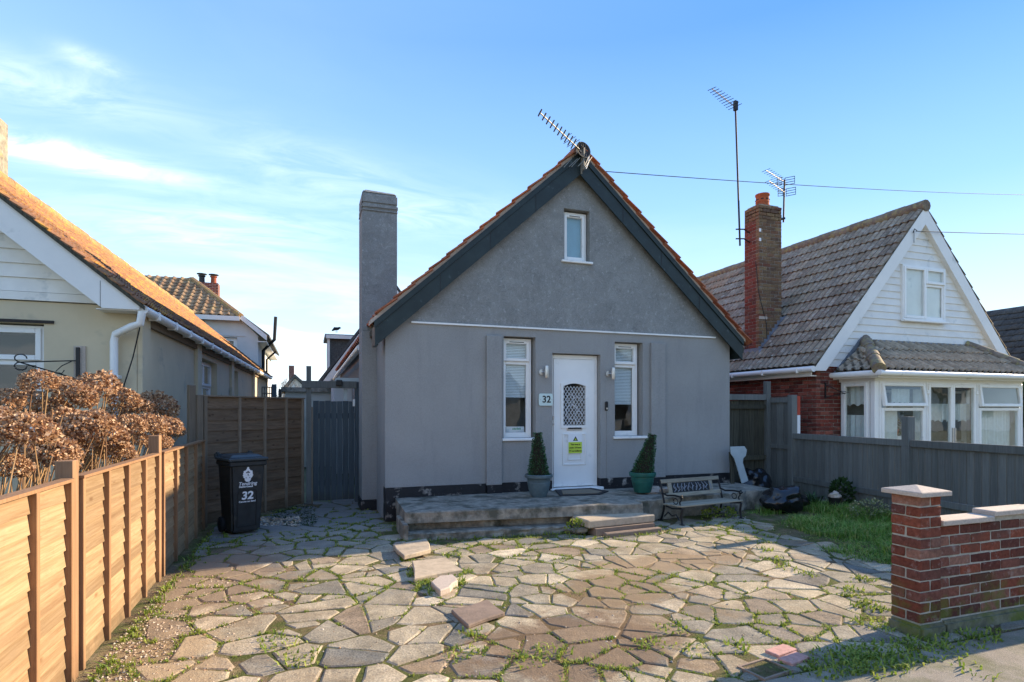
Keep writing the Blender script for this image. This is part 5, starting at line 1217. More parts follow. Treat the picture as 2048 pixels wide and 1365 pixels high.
# side wall bricks (facing -X) and the front return
FSd = Matrix(((0, 1, 0, XN0), (1, 0, 0, YN), (0, 0, 1, 0), (0, 0, 0, 1)))     # local x -> +Y, local y -> +X
rows = int((ez-.97)/.075)
brick_course_wall(hw, FSd, 2.75, .975, rows, 'brick_h', depth=.1025)
brick_course_wall(hw, frame_at((XN0+.105, YN, 0)), .52, .975, rows, 'brick_h', depth=.1025, start=1)
bt = NT('far_brickwork', .9, .15); bk = bt.n('ShaderNodeTexBrick'); bk.inputs['Scale'].default_value = 1; bk.inputs['Brick Width'].default_value = .225; bk.inputs['Row Height'].default_value = .075; bk.inputs['Mortar Size'].default_value = .009
cbx = bt.n('ShaderNodeCombineXYZ'); xyz = bt.xyz(); bt.put(cbx.inputs[0], bt.math('ADD', xyz['X'], xyz['Y'])); bt.put(cbx.inputs[1], xyz['Z']); bt.put(bk.inputs['Vector'], cbx.outputs[0])
bk.inputs['Color1'].default_value = (.2, .045, .03, 1); bk.inputs['Color2'].default_value = (.12, .03, .02, 1); bk.inputs['Mortar'].default_value = (.33, .29, .25, 1); bt.col(bk.outputs[0]); M['far_brick'] = bt.m
b = MB(); b.box(XN0, XN0+.01, YN+2.76, YN+10, 0, ez); b.box(XN0, XN0+.01, YN, YN+2.75, 0, .97); b.box(XN0+.1, 9.78, YN, YN+.01, 0, .97); b.build('lower_brickwork', M['far_brick'], hw)
# gable boards
gy_ = YN-.02
hwin = (11.37, 12.62, 3.44, 4.55)
def under(z): return (AZN-.15-z)/SN
k = 0
while True:
    z0 = ez-.05+k*.142; z1 = z0+.146; k += 1
    hwid0, hwid1 = under(z0), under(z1)
    if hwid1 < .03: break
    segs = [(AXN-hwid0, AXN+hwid0, AXN-hwid1, AXN+hwid1)]
    if z1 > hwin[2] and z0 < hwin[3]: segs = [(AXN-hwid0, hwin[0], AXN-hwid1, hwin[0]), (hwin[1], AXN+hwid0, hwin[1], AXN+hwid1)]
    for a0, a1, b0_, b1_ in segs:
        v = [(a0, gy_-.022, z0), (a1, gy_-.022, z0), (b1_, gy_-.004, z1), (b0_, gy_-.004, z1), (a0, gy_+.06, z0), (a1, gy_+.06, z0), (b1_, gy_+.06, z1), (b0_, gy_+.06, z1)]
        MB().add(v, [(0, 1, 2, 3), (7, 6, 5, 4), (0, 4, 5, 1), (1, 5, 6, 2), (2, 6, 7, 3), (3, 7, 4, 0)]).build('cladding_board', M['clad'], rh)
MB().box(hwin[0]-.02, hwin[1]+.02, gy_-.003, gy_+.05, hwin[2]-.16, hwin[3]+.16).build('window_surround', M['clad'], rh)
F = frame_at((hwin[0]-.01, YN-.08, hwin[2])); ww, hh = 1.26, 1.11
window(rh, F, ww, hh, [(.03, .66, .03, hh-.03, True), (.66, ww-.03, .03, .76, False), (.66, ww-.03, .76, hh-.03, True)], .05, .055, behind='curtain', glass='glass2', sill=(.03, .03, .06), gap=.04)
# barge boards, soffit, kicked ends
XE = AXN-9.0; zE = AZN-SN*XE
for s in (-1, 1):
    xe = AXN+s*XE
    zc_ = zE-.08; xk_ = AXN+s*((AZN-.37-zc_)/SN)
    MB().prism([(AXN, YN-.13, AZN-.37), (xk_, YN-.13, zc_), (xe, YN-.13, zc_), (xe, YN-.13, zE-.01), (AXN, YN-.13, AZN-.0)], (0, .03, 0)).build('barge_board', M['fascia'], rh)
    MB().prism([(AXN, YN-.099, AZN-.36), (xk_, YN-.099, zc_), (xk_, YN-.099, zc_+.02), (AXN, YN-.099, AZN-.34)], (0, .075, 0)).build('soffit', M['fascia'], rh)
    MB().box(min(xe, xk_), max(xe, xk_), YN-.099, YN+.0, zc_-.0, zc_+.018).build('boxed_end', M['fascia'], rh)
b = MB(); b.box(9.02, 9.05, YN-.0, YN+10, zE-.18, zE-.02); b.build('fascia', M['fascia'], rh)
b = MB(); b.box(9.05, XN0+.0, YN, YN+10, zE-.18, zE-.16).build('soffit', M['fascia'], rh)
gu = MB().tube([(8.95, YN-.13, zE-.05), (8.95, YN+10, zE-.05)], .058, 10).build('gutter', M['upvc'], rh, smooth=True)
for k in range(11): MB().box(8.885, 9.02, YN+.2+k*.9, YN+.24+k*.9, zE-.115, zE-.0).build('bracket', M['upvc'], gu, bevel=.01)
b = MB()
for s in (-1, 1):
    xe = AXN+s*(XE+.02); b.prism([(AXN, YN-.12, AZN-.02), (xe, YN-.12, zE-.04), (xe, YN-.12, zE+.0), (AXN, YN-.12, AZN+.02)], (0, 10.3, 0))
rr = b.build('roof', M['oldwood'], rh)
upn = Vector((1, 0, SN)).normalized(); Lsl = math.hypot(XE, SN*XE)
tile_field(rr, 'tile_r', 'tile_rs', Vector((8.98, YN-.13, zE+.03)), (0, 1, 0), upn, 10.3, Lsl, .30, .333, 'roll', 270, n=10, jitter=.005,
           skip=lambda p: 10.15 < p.y < 10.58 and 9.36 < p.x < 10.0)
tile_field(rr, 'tile_r', 'tile_rs', Vector((2*AXN-8.98, YN-.13, zE+.03)), (0, 1, 0), Vector((-1, 0, SN)).normalized(), 10.3, Lsl, .30, .333, 'roll', 20, n=6)
rt3 = MB().tube([(0, 0, 0), (0, .44, 0)], .12, 10).mesh('ridge_tile', M['ridge'], smooth=True)
for i in range(24): inst('ridge_tile', rt3, Matrix.Translation((AXN, YN-.15+i*.43, AZN+.02+(i % 2)*.008)), rr)
# chimney in bricks
CX0, CX1, CY0, CY1, CZ0 = 9.38, 10.02, 10.12, 10.58, 2.6
chn = thing_part = MB().box(CX0+.008, CX1-.008, CY0+.008, CY1-.008, CZ0, 6.10).build('chimney', M['mortar_h'], rh)
r_ = 0; z = CZ0
while z < 6.06:
    cap = z > 5.78; e = .03 if z > 5.93 else (.015 if cap else 0)
    off = .1125 if r_ % 2 else 0
    # front face (-Y)
    x = CX0-e
    lens = ([.215, .215, .19] if not off else [.1025, .215, .215, .07])
    for l in lens:
        l = min(l, CX1+e-x)
        if l < .03: break
        inst('brick', brick_unit('brick_cf', l, .1, .066, var=rnd.randrange(3)), Matrix.Translation((x+l/2, CY0-e+.05, z+.033)), chn); x += l+.01
    ys = CY0-e+.103
    lens = ([.1025, .23] if not off else [.215, .115])
    for l in lens:
        l = min(l, CY1+e-ys)
        inst('brick', brick_unit('brick_c' if not cap else 'brick_cf', .1, l, .066, var=rnd.randrange(3)), Matrix.Translation((CX0-e+.05, ys+l/2, z+.033)), chn); ys += l+.01
    z += .075; r_ += 1
MB().box(CX0+.02, CX1-.02, CY0+.02, CY1-.02, 6.1, 6.17).build('flaunching', M['concrete'], chn, bevel=.03)
b = MB(); pz = 6.17; b.lathe([(.001, pz), (.15, pz), (.155, pz+.03), (.145, pz+.06), (.145, pz+.1), (.15, pz+.11), (.145, pz+.12), (.14, pz+.24), (.155, pz+.26), (.155, pz+.29), (.12, pz+.295), (.115, pz+.2), (.001, pz+.2)], (9.69, 10.35, 0), 20)
pot = b.build('chimney_pot', M['clay'], chn, smooth=True)
for k in range(8):
    a = k*.785; MB(Matrix.Translation((9.69+.143*math.cos(a), 10.35+.143*math.sin(a), pz+.17)) @ Matrix.Rotation(a, 4, 'Z')).box(-.004, .008, -.03, .03, -.02, .0).build('vent_slot', M['ink'], pot)
MB().box(CX0+.0, CX0+.05, CY0-.012, CY0-.001, 5.53, 5.60).build('plate', M['upvc'], chn); MB().box(CX0+.0, CX0+.05, CY0-.012, CY0-.001, 5.32, 5.39).build('plate', M['upvc'], chn)
# lead flashing stepped at the base
b = MB()
for k in range(9):
    x = CX0-.02+k*.075; zr = zE+SN*(x-9.0)
    b.box(x, x+.078, CY0-.012, CY0-.001, zr-.02, zr+.17)
b.prism([(CX0-.05, CY0-.14, zE+SN*(CX0-.05-9.0)+.055), (CX1+.12, CY0-.14, zE+SN*(CX1+.12-9.0)+.055), (CX1+.12, CY0-.14, zE+SN*(CX1+.12-9.0)+.065), (CX0-.05, CY0-.14, zE+SN*(CX0-.05-9.0)+.065)], (0, .14, 0))
b.box(CX0-.02, CX0-.003, CY0, CY1, zE+SN*(CX0-9.0)-.05, zE+SN*(CX0-9.0)+.12)
b.build('flashing', M['lead'], chn)
MB().box(CX0-.005, CX0+.22, CY0-.0125, CY0-.0, 3.6-.0, 3.665).build('pale_brick', M['coping'], chn)
# ---- bay
BX0, BX1, BY = 9.75, 13.86, 7.66; BZ = 2.26
bay = thing_part2 = MB().box(BX0-.02, BX1+.02, BY-.02, YN-.001, BZ-.13, BZ-.001).build('bay_head', M['fascia'], rh)
def pane_unit(F, w, h, lights, nm='bay_window'):
    mb = MB(F); mb.ring(0, w, 0, h, .06, 0, .07); f = mb.build(nm, M['upvc'], bay)
    return f
zb0 = .62
segs = [(BX0+.0, 1.30, 'win'), (BX0+1.31, 1.43, 'door'), (BX0+2.75, 1.36, 'win')]
def glazed(F, w, h, parts):
    mb = MB(F); mb.ring(0, w, 0, h, .055, 0, .07)
    root = mb.build('bay_frame', M['upvc'], rh)
    for x0, x1, z0, z1, tilt in parts:
        Ft = F
        if tilt: Ft = F @ Matrix.Translation((0, 0, z1)) @ Matrix.Rotation(R(-tilt), 4, 'X') @ Matrix.Translation((0, 0, -z1))
        MB(Ft).ring(x0, x1, z0, z1, .06, -.02, .045).build('sash', M['upvc'], root, bevel=.006)
        MB(Ft).box(x0+.06, x1-.06, .01, .016, z0+.06, z1-.06).build('pane', M['glass2'], root)
    return root
h_ = BZ-.13-zb0
glazed(frame_at((BX0+.11, BY, zb0)), 1.22, h_, [(.05, 1.17, .04, h_-.49, 0), (.05, 1.17, h_-.47, h_-.03, 9)])
glazed(frame_at((BX0+1.34, BY, zb0-.5)), 1.42, h_+.5, [(.04, .71, .04, h_+.46, 0), (.71, 1.38, .04, h_+.46, 0)])
glazed(frame_at((BX0+2.77, BY, zb0)), 1.34, h_, [(.05, 1.29, .04, h_-.49, 0), (.05, 1.29, h_-.47, h_-.03, 7)])
MB().box(BX0, BX0+.105, BY, BY+.1, 0, BZ-.131).build('corner_post', M['upvc'], rh, bevel=.01)
MB().box(BX1+.01, BX1+.08, BY, BY+.1, 0, BZ-.131).build('corner_post', M['upvc'], rh, bevel=.01)
glazed(Matrix(((0, 1, 0, BX0), (1, 0, 0, BY+.11), (0, 0, 1, zb0), (0, 0, 0, 1))), .60, h_, [(.04, .56, .04, h_-.03, 0)])
MB().box(BX1, BX1+.07, BY+.1, YN, .0, BZ-.131).build('bay_side', M['upvc'], rh)
MB().box(BX0+.0, BX0+1.33, BY+.01, BY+.1, 0, zb0-.001).build('bay_wall', M['far_brick'], rh)
MB().box(BX0+2.77, BX1, BY+.01, BY+.1, 0, zb0-.001).build('bay_wall', M['far_brick'], rh)
MB().box(BX0, BX0+.1, BY+.1, YN, 0, zb0-.001).build('bay_wall', M['far_brick'], rh)
for x in (BX0+2.02, BX0+2.09): MB().box(x-.012, x+.012, BY-.045, BY-.021, .95, 1.25).build('door_handle', M['steel'], rh, bevel=.004)
for x in (BX0+1.35, BX0+2.74):
    for z in (.85, 1.9): MB().box(x-.035, x+.035, BY-.035, BY-.0, z, z+.07).build('hinge', M['upvc'], rh, bevel=.008)
# inside the bay: net curtain, back wall, sill things
MB().box(BX0+.12, BX1-.05, YN+.1, YN+.12, 0, BZ-.2).build('bay_back_wall', M['room'], rh)
MB().box(BX0+.12, BX1-.05, BY+.1, YN+.1, BZ-.16, BZ-.14).build('bay_ceiling', M['room'], rh)
MB().box(BX0+.12, BX1-.05, BY+.1, YN+.1, .05, .08).build('bay_floor', M['oldwood'], rh)
def curtain(p0, p1, z0, z1, n, amp, mat='curtain', scal=0, par=None):
    p0, p1 = Vector(p0), Vector(p1); d_ = (p1-p0); nr = Vector((-d_.y, d_.x, 0)).normalized(); v, f = [], []
    for i in range(n+1):
        t = i/n; p = p0+d_*t+nr*amp*math.sin(i*1.7)
        v += [(p.x, p.y, z0+scal*abs(math.sin(i*.55))), (p.x, p.y, z1)]
        if i: f.append((2*i-2, 2*i, 2*i+1, 2*i-1))
    return raw('curtain', v, f, M[mat], par)
curtain((BX0+.16, BY+.14, 0), (BX0+.16, YN+.0, 0), .7, 1.5, 20, .02, par=rh); curtain((BX0+.16, BY+.14, 0), (BX0+.16, YN+.0, 0), 1.66, 2.08, 20, .01, scal=.05, par=rh)
curtain((BX0+1.75, BY+.35, 0), (BX0+2.8, BY+.16, 0), 1.35, 1.72, 44, .03, scal=.05, par=rh); curtain((BX0+.2, BY+.3, 0), (BX0+.7, BY+.3, 0), .7, 1.9, 20, .03, par=rh); curtain((BX0+1.4, BY+.3, 0), (BX0+1.75, BY+.3, 0), .3, 2.0, 12, .03, par=rh)
curtain((BX0+2.85, BY+.14, 0), (BX0+4.0, BY+.14, 0), .7, 1.60, 50, .02, scal=.0, par=rh); curtain((BX0+.15, BY+.14, 0), (BX0+.75, BY+.14, 0), .7, 1.62, 50, .02, par=rh); curtain((BX0+.75, BY+.25, 0), (BX0+1.25, BY+.25, 0), 1.7, 2.0, 20, .02, scal=.05, par=rh)
MB().box(BX0+1.6, BX0+3.6, BY+.45, YN-.05, .4, .95).build('inner_sofa', M['whitewall'], rh)
MB().ring(BX0+1.0, BX0+1.5, .9, 2.0, .05, YN+.05, YN+.09).build('inner_window_frame', M['upvc'], rh)
MB().ring(BX0+3.3, BX0+3.9, .9, 2.0, .05, YN+.05, YN+.09).build('inner_window_frame', M['upvc'], rh)
MB().box(BX0+3.1, BX0+3.2, BY+.4, BY+.5, .08, 2.0).build('inner_post', M['upvc'], rh)
bp = thing('window_plant', (BX0+.95, BY+.35, .9), 'leafy potted plant standing inside the left pane of the glazed bay', 'houseplant')
MB().lathe([(.001, 0), (.06, 0), (.08, .13), (.001, .12)], (BX0+.95, BY+.35, 1.1)).build('pot', M['clay'], bp, smooth=True); MB().box(BX0+.8, BX0+1.1, BY+.2, BY+.5, .08, 1.098).build('stand', M['upvc'], bp)
r = random.Random(5); v, f = [], []
for k in range(160):
    q = Vector((BX0+.95+r.gauss(0, .09), BY+.35+r.gauss(0, .07), 1.3+r.gauss(0, .12))); s = r.uniform(.03, .07); o_ = Vector((r.uniform(-1, 1), r.uniform(-1, 1), r.uniform(-1, 1))).normalized(); sd = o_.cross(Vector((.2, .5, .8))).normalized(); b0 = len(v)
    v += [tuple(q), tuple(q+o_*s*.5-sd*s*.3), tuple(q+o_*s), tuple(q+o_*s*.5+sd*s*.3)]; f.append((b0, b0+1, b0+2, b0+3))
raw('foliage', v, f, M['darkleaf'], bp)
# bay roof
ex0, ex1, ey0, ez0 = 9.56, 14.08, 7.46, 2.30; tx0, tx1, ty, tz = 10.38, 13.35, YN-.03, 2.93
b = MB(); b.add([(ex0, ey0, ez0), (ex1, ey0, ez0), (tx1, ty, tz), (tx0, ty, tz), (ex0, ty, ez0), (ex1, ty, ez0)], [(0, 1, 2, 3), (0, 3, 4), (1, 5, 2), (4, 3, 2, 5), (0, 4, 5, 1)])
br = b.build('bay_roof', M['oldwood'], rh)
upb = Vector((0, ty-ey0, tz-ez0)); Lb_ = upb.length; upb.normalize()
def inhip(p):
    t = (p.y-ey0)/(ty-ey0); return not (ex0+(tx0-ex0)*t-.02 < p.x < ex1+(tx1-ex1)*t+.02)
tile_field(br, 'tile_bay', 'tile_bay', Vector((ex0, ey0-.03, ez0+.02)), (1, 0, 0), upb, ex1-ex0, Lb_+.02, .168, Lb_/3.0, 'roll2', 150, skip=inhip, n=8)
upc = Vector((tx0-ex0, 0, tz-ez0)).normalized()
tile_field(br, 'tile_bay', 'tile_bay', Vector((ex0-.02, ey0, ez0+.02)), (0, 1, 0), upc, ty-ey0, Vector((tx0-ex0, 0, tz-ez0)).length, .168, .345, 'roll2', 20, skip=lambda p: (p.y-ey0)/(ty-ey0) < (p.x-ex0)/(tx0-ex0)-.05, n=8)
for (a, c) in (((ex0-.03, ey0-.05, ez0+.03), (tx0, ty, tz+.05)), ((ex1+.03, ey0-.05, ez0+.03), (tx1, ty, tz+.05))):
    a, c = Vector(a), Vector(c)
    for i in range(3): MB().tube([a.lerp(c, i/3), a.lerp(c, (i+1)/3+.03)], [.115, .10], 10).build('hip_tile', M['ridge'], br, smooth=True)
MB().prism([(tx0-.1, YN-.045, tz+.01), (tx1+.1, YN-.045, tz+.01), (tx1+.1, YN-.045, tz+.06), (tx0-.1, YN-.045, tz+.06)], (0, .02, 0)).build('flashing', M['lead'], br)
b = MB(); b.prism([(ex0+.1, YN-.05, ez0), (tx0, YN-.05, tz+.1), (tx0-.12, YN-.05, tz+.1), (ex0-.02, YN-.05, ez0)], (0, .02, 0)); b.build('flashing', M['lead'], br)
b = MB(); b.tube([(ex0-.03, YN, ez0-.04), (ex0-.03, ey0-.06, ez0-.04), (ex1+.03, ey0-.06, ez0-.04), (ex1+.03, YN, ez0-.04)], .052, 10); b.build('gutter', M['upvc'], br, smooth=True)
MB().box(ex0+.02, ex1-.02, ey0+.01, ey0+.03, ez0-.12, ez0-.01).box(ex0+.02, ex0+.04, ey0+.031, YN, ez0-.12, ez0-.01).build('fascia', M['fascia'], br)
MB().box(ex0+.041, ex1-.041, ey0+.031, BY+.02, ez0-.12, ez0-.105).build('soffit', M['fascia'], br)
# bracket on the brick corner
hb = thing('wall_bracket', (9.4, YN, 2.0), 'black iron bracket on the red brick wall left of the bay', 'bracket')
b = MB(); b.box(9.36, 9.385, YN-.02, YN-.001, 1.82, 2.12); b.tube([(9.37, YN-.02, 2.08), (9.6, YN-.25, 1.9)], .008, 5); b.tube([(9.37, YN-.02, 1.84), (9.62, YN-.12, 1.9)], .008, 5); b.tube([(9.62, YN-.12, 1.9), (9.66, YN-.3, 1.93), (9.63, YN-.12, 1.96), (9.6, YN-.26, 1.94)], .008, 5); b.build('iron', M['black'], hb)

# ================================================================== FAR RIGHT HOUSE
fr_ = thing('tiled_bungalow', (20, 9, 0), 'bungalow with a mottled dark tiled roof at the far right edge', 'house')
b = MB(); b.box(17.6, 22.4, 9.0, 18, 0, 2.4); b.build('wall', M['creampale'], fr_)
b = MB(); b.prism([(17.2, 8.8, 2.35), (20, 8.8, 4.68), (22.8, 8.8, 2.35)], (0, 10, 0)); q = b.build('roof', M['slate'], fr_)
tile_field(q, 'tile_r', 'slate', Vector((17.15, 8.75, 2.37)), (0, 1, 0), Vector((2.85, 0, 2.33)).normalized(), 10, 3.68, .3, .3, 'flat', 0, n=1, jitter=.012)
MB().box(17.59, 17.6, 10.2, 11.2, 0, 1.4).build('side_door', simple('dark_red_paint', (.10, .03, .03), .6), fr_)
bush('palm', (16.3, 9.0, 1.75), .25, .25, .35, 160, .35, 'darkleaf', 'small dark spiky palm beside the bay at the right edge', 'palm')

# ================================================================== HOUSES BEHIND
bh = thing('white_house', (-5, 27, 0), 'two storey white rendered house with a yellow-brown hipped roof behind the cream bungalow', 'house')
YB = 26.0
P2 = lambda px, py: FY(px, py, YB)
xr = P2(516, 700).x; zt1 = P2(425, 634).z; xk = P2(478, 640).x; zk = P2(520, 672).z
b = MB(frame_at((0, YB, 0))); wx0, wx1 = P2(440, 700).x, P2(474, 700).x; wz0, wz1 = P2(460, 740).z, P2(460, 675).z
wall_face(b, [(-9, 0), (xr, 0), (xr, zk), (xk, zt1), (-9, zt1)], [(wx0-.4, wx1, wz0, wz1)], .3); b.box(xr-.3, xr, .31, 9, 0, zk); bw = b.build('wall', M['whitewall'], bh)
F = frame_at((wx0-.38, YB+.1, wz0+.02)); window(bh, F, wx1-wx0+.36, wz1-wz0-.04, [(.05, (wx1-wx0+.36)/2, .05, wz1-wz0-.09, False), ((wx1-wx0+.36)/2, wx1-wx0+.31, .05, wz1-wz0-.09, False)], .06, .07, gap=.3, glass='glass2')
MB(frame_at((0, YB, 0))).box(wx0-.5, wx1+.3, -.03, -.001, wz1+.05, wz1+.12).build('lintel', M['whitewall'], bw)
ap = FY(385, 560, YB+3.0); eL = Vector((-9.5, YB-.3, zt1+.02)); eR = Vector((xk+.1, YB-.3, zt1+.02)); eB = Vector((xk+.1, YB+9, zt1+.02))
b = MB(); b.add([eL, eR, ap, ap+Vector((-5, 0, -1.75)), Vector((-9.5, YB+9, zt1)), eB], [(0, 1, 2, 3), (1, 5, 2), (3, 2, 5, 4)]); q = b.build('roof', M['tile_b'], bh)
# front hip plane tiles
upf = Vector((0, ap.y-eR.y, ap.z-eR.z)).normalized(); Lf_ = math.hypot(ap.y-eR.y, ap.z-eR.z)
tile_field(q, 'tile_b', 'tile_b', Vector((-9.5, YB-.32, zt1+.04)), (1, 0, 0), upf, xk+.1+9.5, Lf_, .32, .36, 'roll2', 0, n=6, skip=lambda p: p.x > eR.x+(ap.x-eR.x)*(p.y-eR.y)/(ap.y-eR.y))
MB().tube([eR, ap], .13, 8).build('hip_tiles', M['ridge_l'], q); MB().tube([ap, ap+Vector((-5, 0, -1.75))], .13, 8).build('ridge_tiles', M['ridge_l'], q)
MB().box(-9.4, xk+.05, YB-.36, YB-.31, zt1-.16, zt1+.02).build('fascia', M['fascia'], bh)
b = MB(); b.prism([(xk, YB-.3, zt1-.02), (xr+.35, YB-.3, zk-.22), (xr+.35, YB-.3, zk), (xk, YB-.3, zt1+.2)], (0, .05, 0)); b.build('barge_board', M['fascia'], bh)
b = MB(); b.prism([(xk, YB-.25, zt1+.05), (xr+.45, YB-.25, zk-.08), (xr+.45, YB-.25, zk+.02), (xk, YB-.25, zt1+.2)], (0, 9, 0)); b.build('lower_roof', M['slate'], bh)
b = MB(); b.box(xr, xr+.35, YB-.2, YB+9, zk-.28, zk-.24); b.build('soffit', M['fascia'], bh)
b = MB(); px_ = xr+.12; b.tube([(px_, YB+1.2, 1.5), (px_, YB+1.2, zk-.5), (px_+.45, YB+1.2, zk-.0), (px_+.5, YB+1.2, zk+1.0)], .07, 8); b.build('flue_pipe', M['black'], bh)
b = MB(); b.tube([(px_, YB+3.5, 1.5), (px_, YB+3.5, zk-.7), (px_+.4, YB+3.5, zk-.3)], .05, 6); b.build('downpipe', M['black'], bh)
cp = FY(417, 600, YB+4.5); b = MB(); b.box(cp.x-.45, cp.x+.45, cp.y-.3, cp.y+.3, zt1+.5, FY(417, 568, YB+4.5).z); q2 = b.build('chimney', M['far_brick'], bh)
for dx, m_ in ((-.28, 'black'), (.22, 'clay')):
    zc = FY(417, 568, YB+4.5).z; MB().lathe([(.001, 0), (.13, 0), (.12, .3), (.16, .32), (.16, .36), (.001, .38)], (cp.x+dx, cp.y, zc), 12).build('chimney_pot', M[m_], q2, smooth=True)
    MB().lathe([(.001, 0), (.22, 0), (.22, .03), (.001, .06)], (cp.x+dx, cp.y, zc+.42), 10).build('cowl', M['black'], q2)
# clad gable house with dormer behind the gate
dh = thing('dormer_house', (3, 24, 0), 'white boarded house with a dark tiled dormer behind the gate', 'house')
YD = 22.0; e0 = FY(640, 770, YD); e1 = FY(728, 655, YD); sD = (e1.z-e0.z)/(e1.x-e0.x)
xa_ = e0.x+2.65; za_ = e0.z+sD*2.65
for k in range(26):
    z0 = 0.0+k*.22; z1 = z0+.225
    def hx(z): return (xa_-2.55) if z < e0.z-.1 else max(0, e0.x+(z-e0.z+.25)/sD)
    a0, a1 = hx(z0), hx(z1)
    if a1 > xa_: break
    v = [(a0, YD-.02, z0), (2*xa_-a0, YD-.02, z0), (2*xa_-a1, YD, z1), (a1, YD, z1), (a0, YD+.1, z0), (2*xa_-a0, YD+.1, z0), (2*xa_-a1, YD+.1, z1), (a1, YD+.1, z1)]
    MB().add(v, [(0, 1, 2, 3), (7, 6, 5, 4), (0, 4, 5, 1), (1, 5, 6, 2), (2, 6, 7, 3), (3, 7, 4, 0)]).build('cladding_board', M['clad'], dh)
for s in (0, 1):
    f_ = (lambda x: x) if not s else (lambda x: 2*xa_-x)
    MB().prism([(f_(e0.x-.1), YD-.3, e0.z-.15), (xa_, YD-.3, za_-.0), (xa_, YD-.3, za_-.36), (f_(e0.x+.1), YD-.3, e0.z-.2)], (0, .05, 0)).build('barge_board', M['fascia'], dh)
    MB().prism([(f_(e0.x-.15), YD-.32, e0.z-.15), (xa_, YD-.32, za_+.03), (xa_, YD-.32, za_+.16), (f_(e0.x-.2), YD-.32, e0.z-.05)], (0, 9, 0)).build('roof', M['slate'], dh)
MB().box(xa_-2.5, xa_+2.5, YD+.11, YD+8.5, 0, e0.z).build('wall', M['whitewall'], dh)
dA = FY(657, 745, YD+2.2); dB = FY(704, 672, YD+2.2)
dm = MB().box(dA.x, dB.x+1.2, YD+2.2, YD+4.4, dA.z-.3, dB.z-.1).build('dormer', M['slate'], dh)
MB().box(dA.x-.14, dB.x+1.2, YD+2.05, YD+4.5, dB.z-.1, dB.z+.02).build('dormer_roof', M['lead'], dm); MB().box(dA.x-.1, dB.x+1.2, YD+2.02, YD+2.05, dB.z-.16, dB.z-.02).build('dormer_fascia', M['fascia'], dm)
MB().box(dA.x-.05, dA.x+.05, YD+2.15, YD+2.2, dA.z-.3, dB.z-.161).build('dormer_corner', M['fascia'], dm)
gl = FY(672, 664, YD+2.4); gl.z += .0
t = thing('seagull', gl, 'dark bird standing on the dormer roof', 'bird')
b = MB(); b.tube([gl+Vector((-.16, 0, .03)), gl+Vector((-.05, 0, .12)), gl+Vector((.08, 0, .13)), gl+Vector((.15, 0, .17)), gl+Vector((.2, 0, .16))], [.02, .07, .06, .04, .01], 8); b.build('body', M['dark'], t, smooth=True)
b = MB(); b.tube([gl+Vector((0, .02, .08)), gl+Vector((0, .02, -.04))], .008, 4); b.tube([gl+Vector((.04, -.02, .08)), gl+Vector((.04, -.02, -.04))], .008, 4); b.build('legs', M['rust'], t)
# low flat-roofed garage
gg = thing('garage', (0, 17, 0), 'low white flat roofed garage behind the diagonal fence', 'garage')
a_ = FY(562, 782, 17); c_ = FY(692, 790, 17)
MB().box(a_.x+.1, c_.x, 17.05, 20, 0, a_.z-.02).build('wall', M['creampale'], gg); MB().box(a_.x, c_.x+.1, 16.95, 20.1, a_.z-.02, a_.z+.10).build('roof', M['concrete'], gg)
# grey-blue shed beyond the gate
sh = thing('shed', (1.2, 15, 0), 'pale blue-grey pebbledashed outbuilding seen above the gate', 'shed')
MB().box(FY(668, 770, 15).x, FY(735, 770, 15).x, 15, 17, 0, FY(700, 768, 15).z).build('wall', M['whitewall'], sh); MB().box(FY(666, 770, 15).x, FY(735, 770, 15).x, 14.9, 17.1, FY(700, 768, 15).z+.001, FY(700, 764, 15).z).build('roof', M['lead'], sh)
# cottage far off
ct = thing('gabled_cottage', (-2, 60, 0), 'tiny white gabled cottage with a chimney in the far distance', 'house')
YC = 60; cc0, cc1, cA = FY(566, 785, YC), FY(620, 785, YC), FY(590, 757, YC)
MB().prism([(cc0.x, YC, 0), (cc1.x, YC, 0), (cc1.x, YC, cc1.z), (cA.x, YC, cA.z), (cc0.x, YC, cc0.z)], (0, 8, 0)).build('wall', M['whitewall'], ct)
for q_, s in ((cc0, -1), (cc1, 1)): MB().prism([(cA.x, YC-.3, cA.z+.05), (q_.x+s*.2, YC-.3, q_.z-.1), (q_.x+s*.2, YC-.3, q_.z+.25), (cA.x, YC-.3, cA.z+.4)], (0, 8.6, 0)).build('roof', M['slate'], ct)
MB().box(cA.x-.6, cA.x-.1, YC+1, YC+1.6, cA.z-.5, cA.z+1.3).build('chimney', M['far_brick'], ct)
MB().box(cA.x-.7, cA.x-.05, YC-.02, YC-.001, cA.z-2.1, cA.z-1.1).build('window', M['dark'], ct); MB().box(cA.x+.1, cA.x+.8, YC-.02, YC-.001, cA.z-2.1, cA.z-.9).build('window', M['upvc'], ct)
# trellis and dark boards above the fence
tl = thing('trellis', (-1.2, 14, 0), 'small square wooden trellis above the diagonal fence', 'trellis')
a_, c_ = FY(524, 800, 14), FY(543, 775, 14); b = MB()
for k in range(5): x = a_.x+(c_.x-a_.x)*k/4; b.box(x-.012, x+.012, 14.0, 14.02, 0, c_.z)
for k in range(5): z = c_.z-.14*k; b.box(a_.x, c_.x, 13.98, 13.999, z-.012, z+.012)
b.build('lattice', M['batten_b'], tl)
pb = thing('dark_panel', (-1, 13.4, 0), 'dark weathered board standing on end behind the diagonal fence', 'board'); a_, c_ = FY(543, 800, 13.4), FY(553, 769, 13.4); MB().box(a_.x, c_.x, 13.4, 13.44, 0, c_.z).build('board', M['gate'], pb); MB().box(c_.x+.04, c_.x+.1, 13.4, 13.44, 0, c_.z-.1).build('board', M['black'], pb)
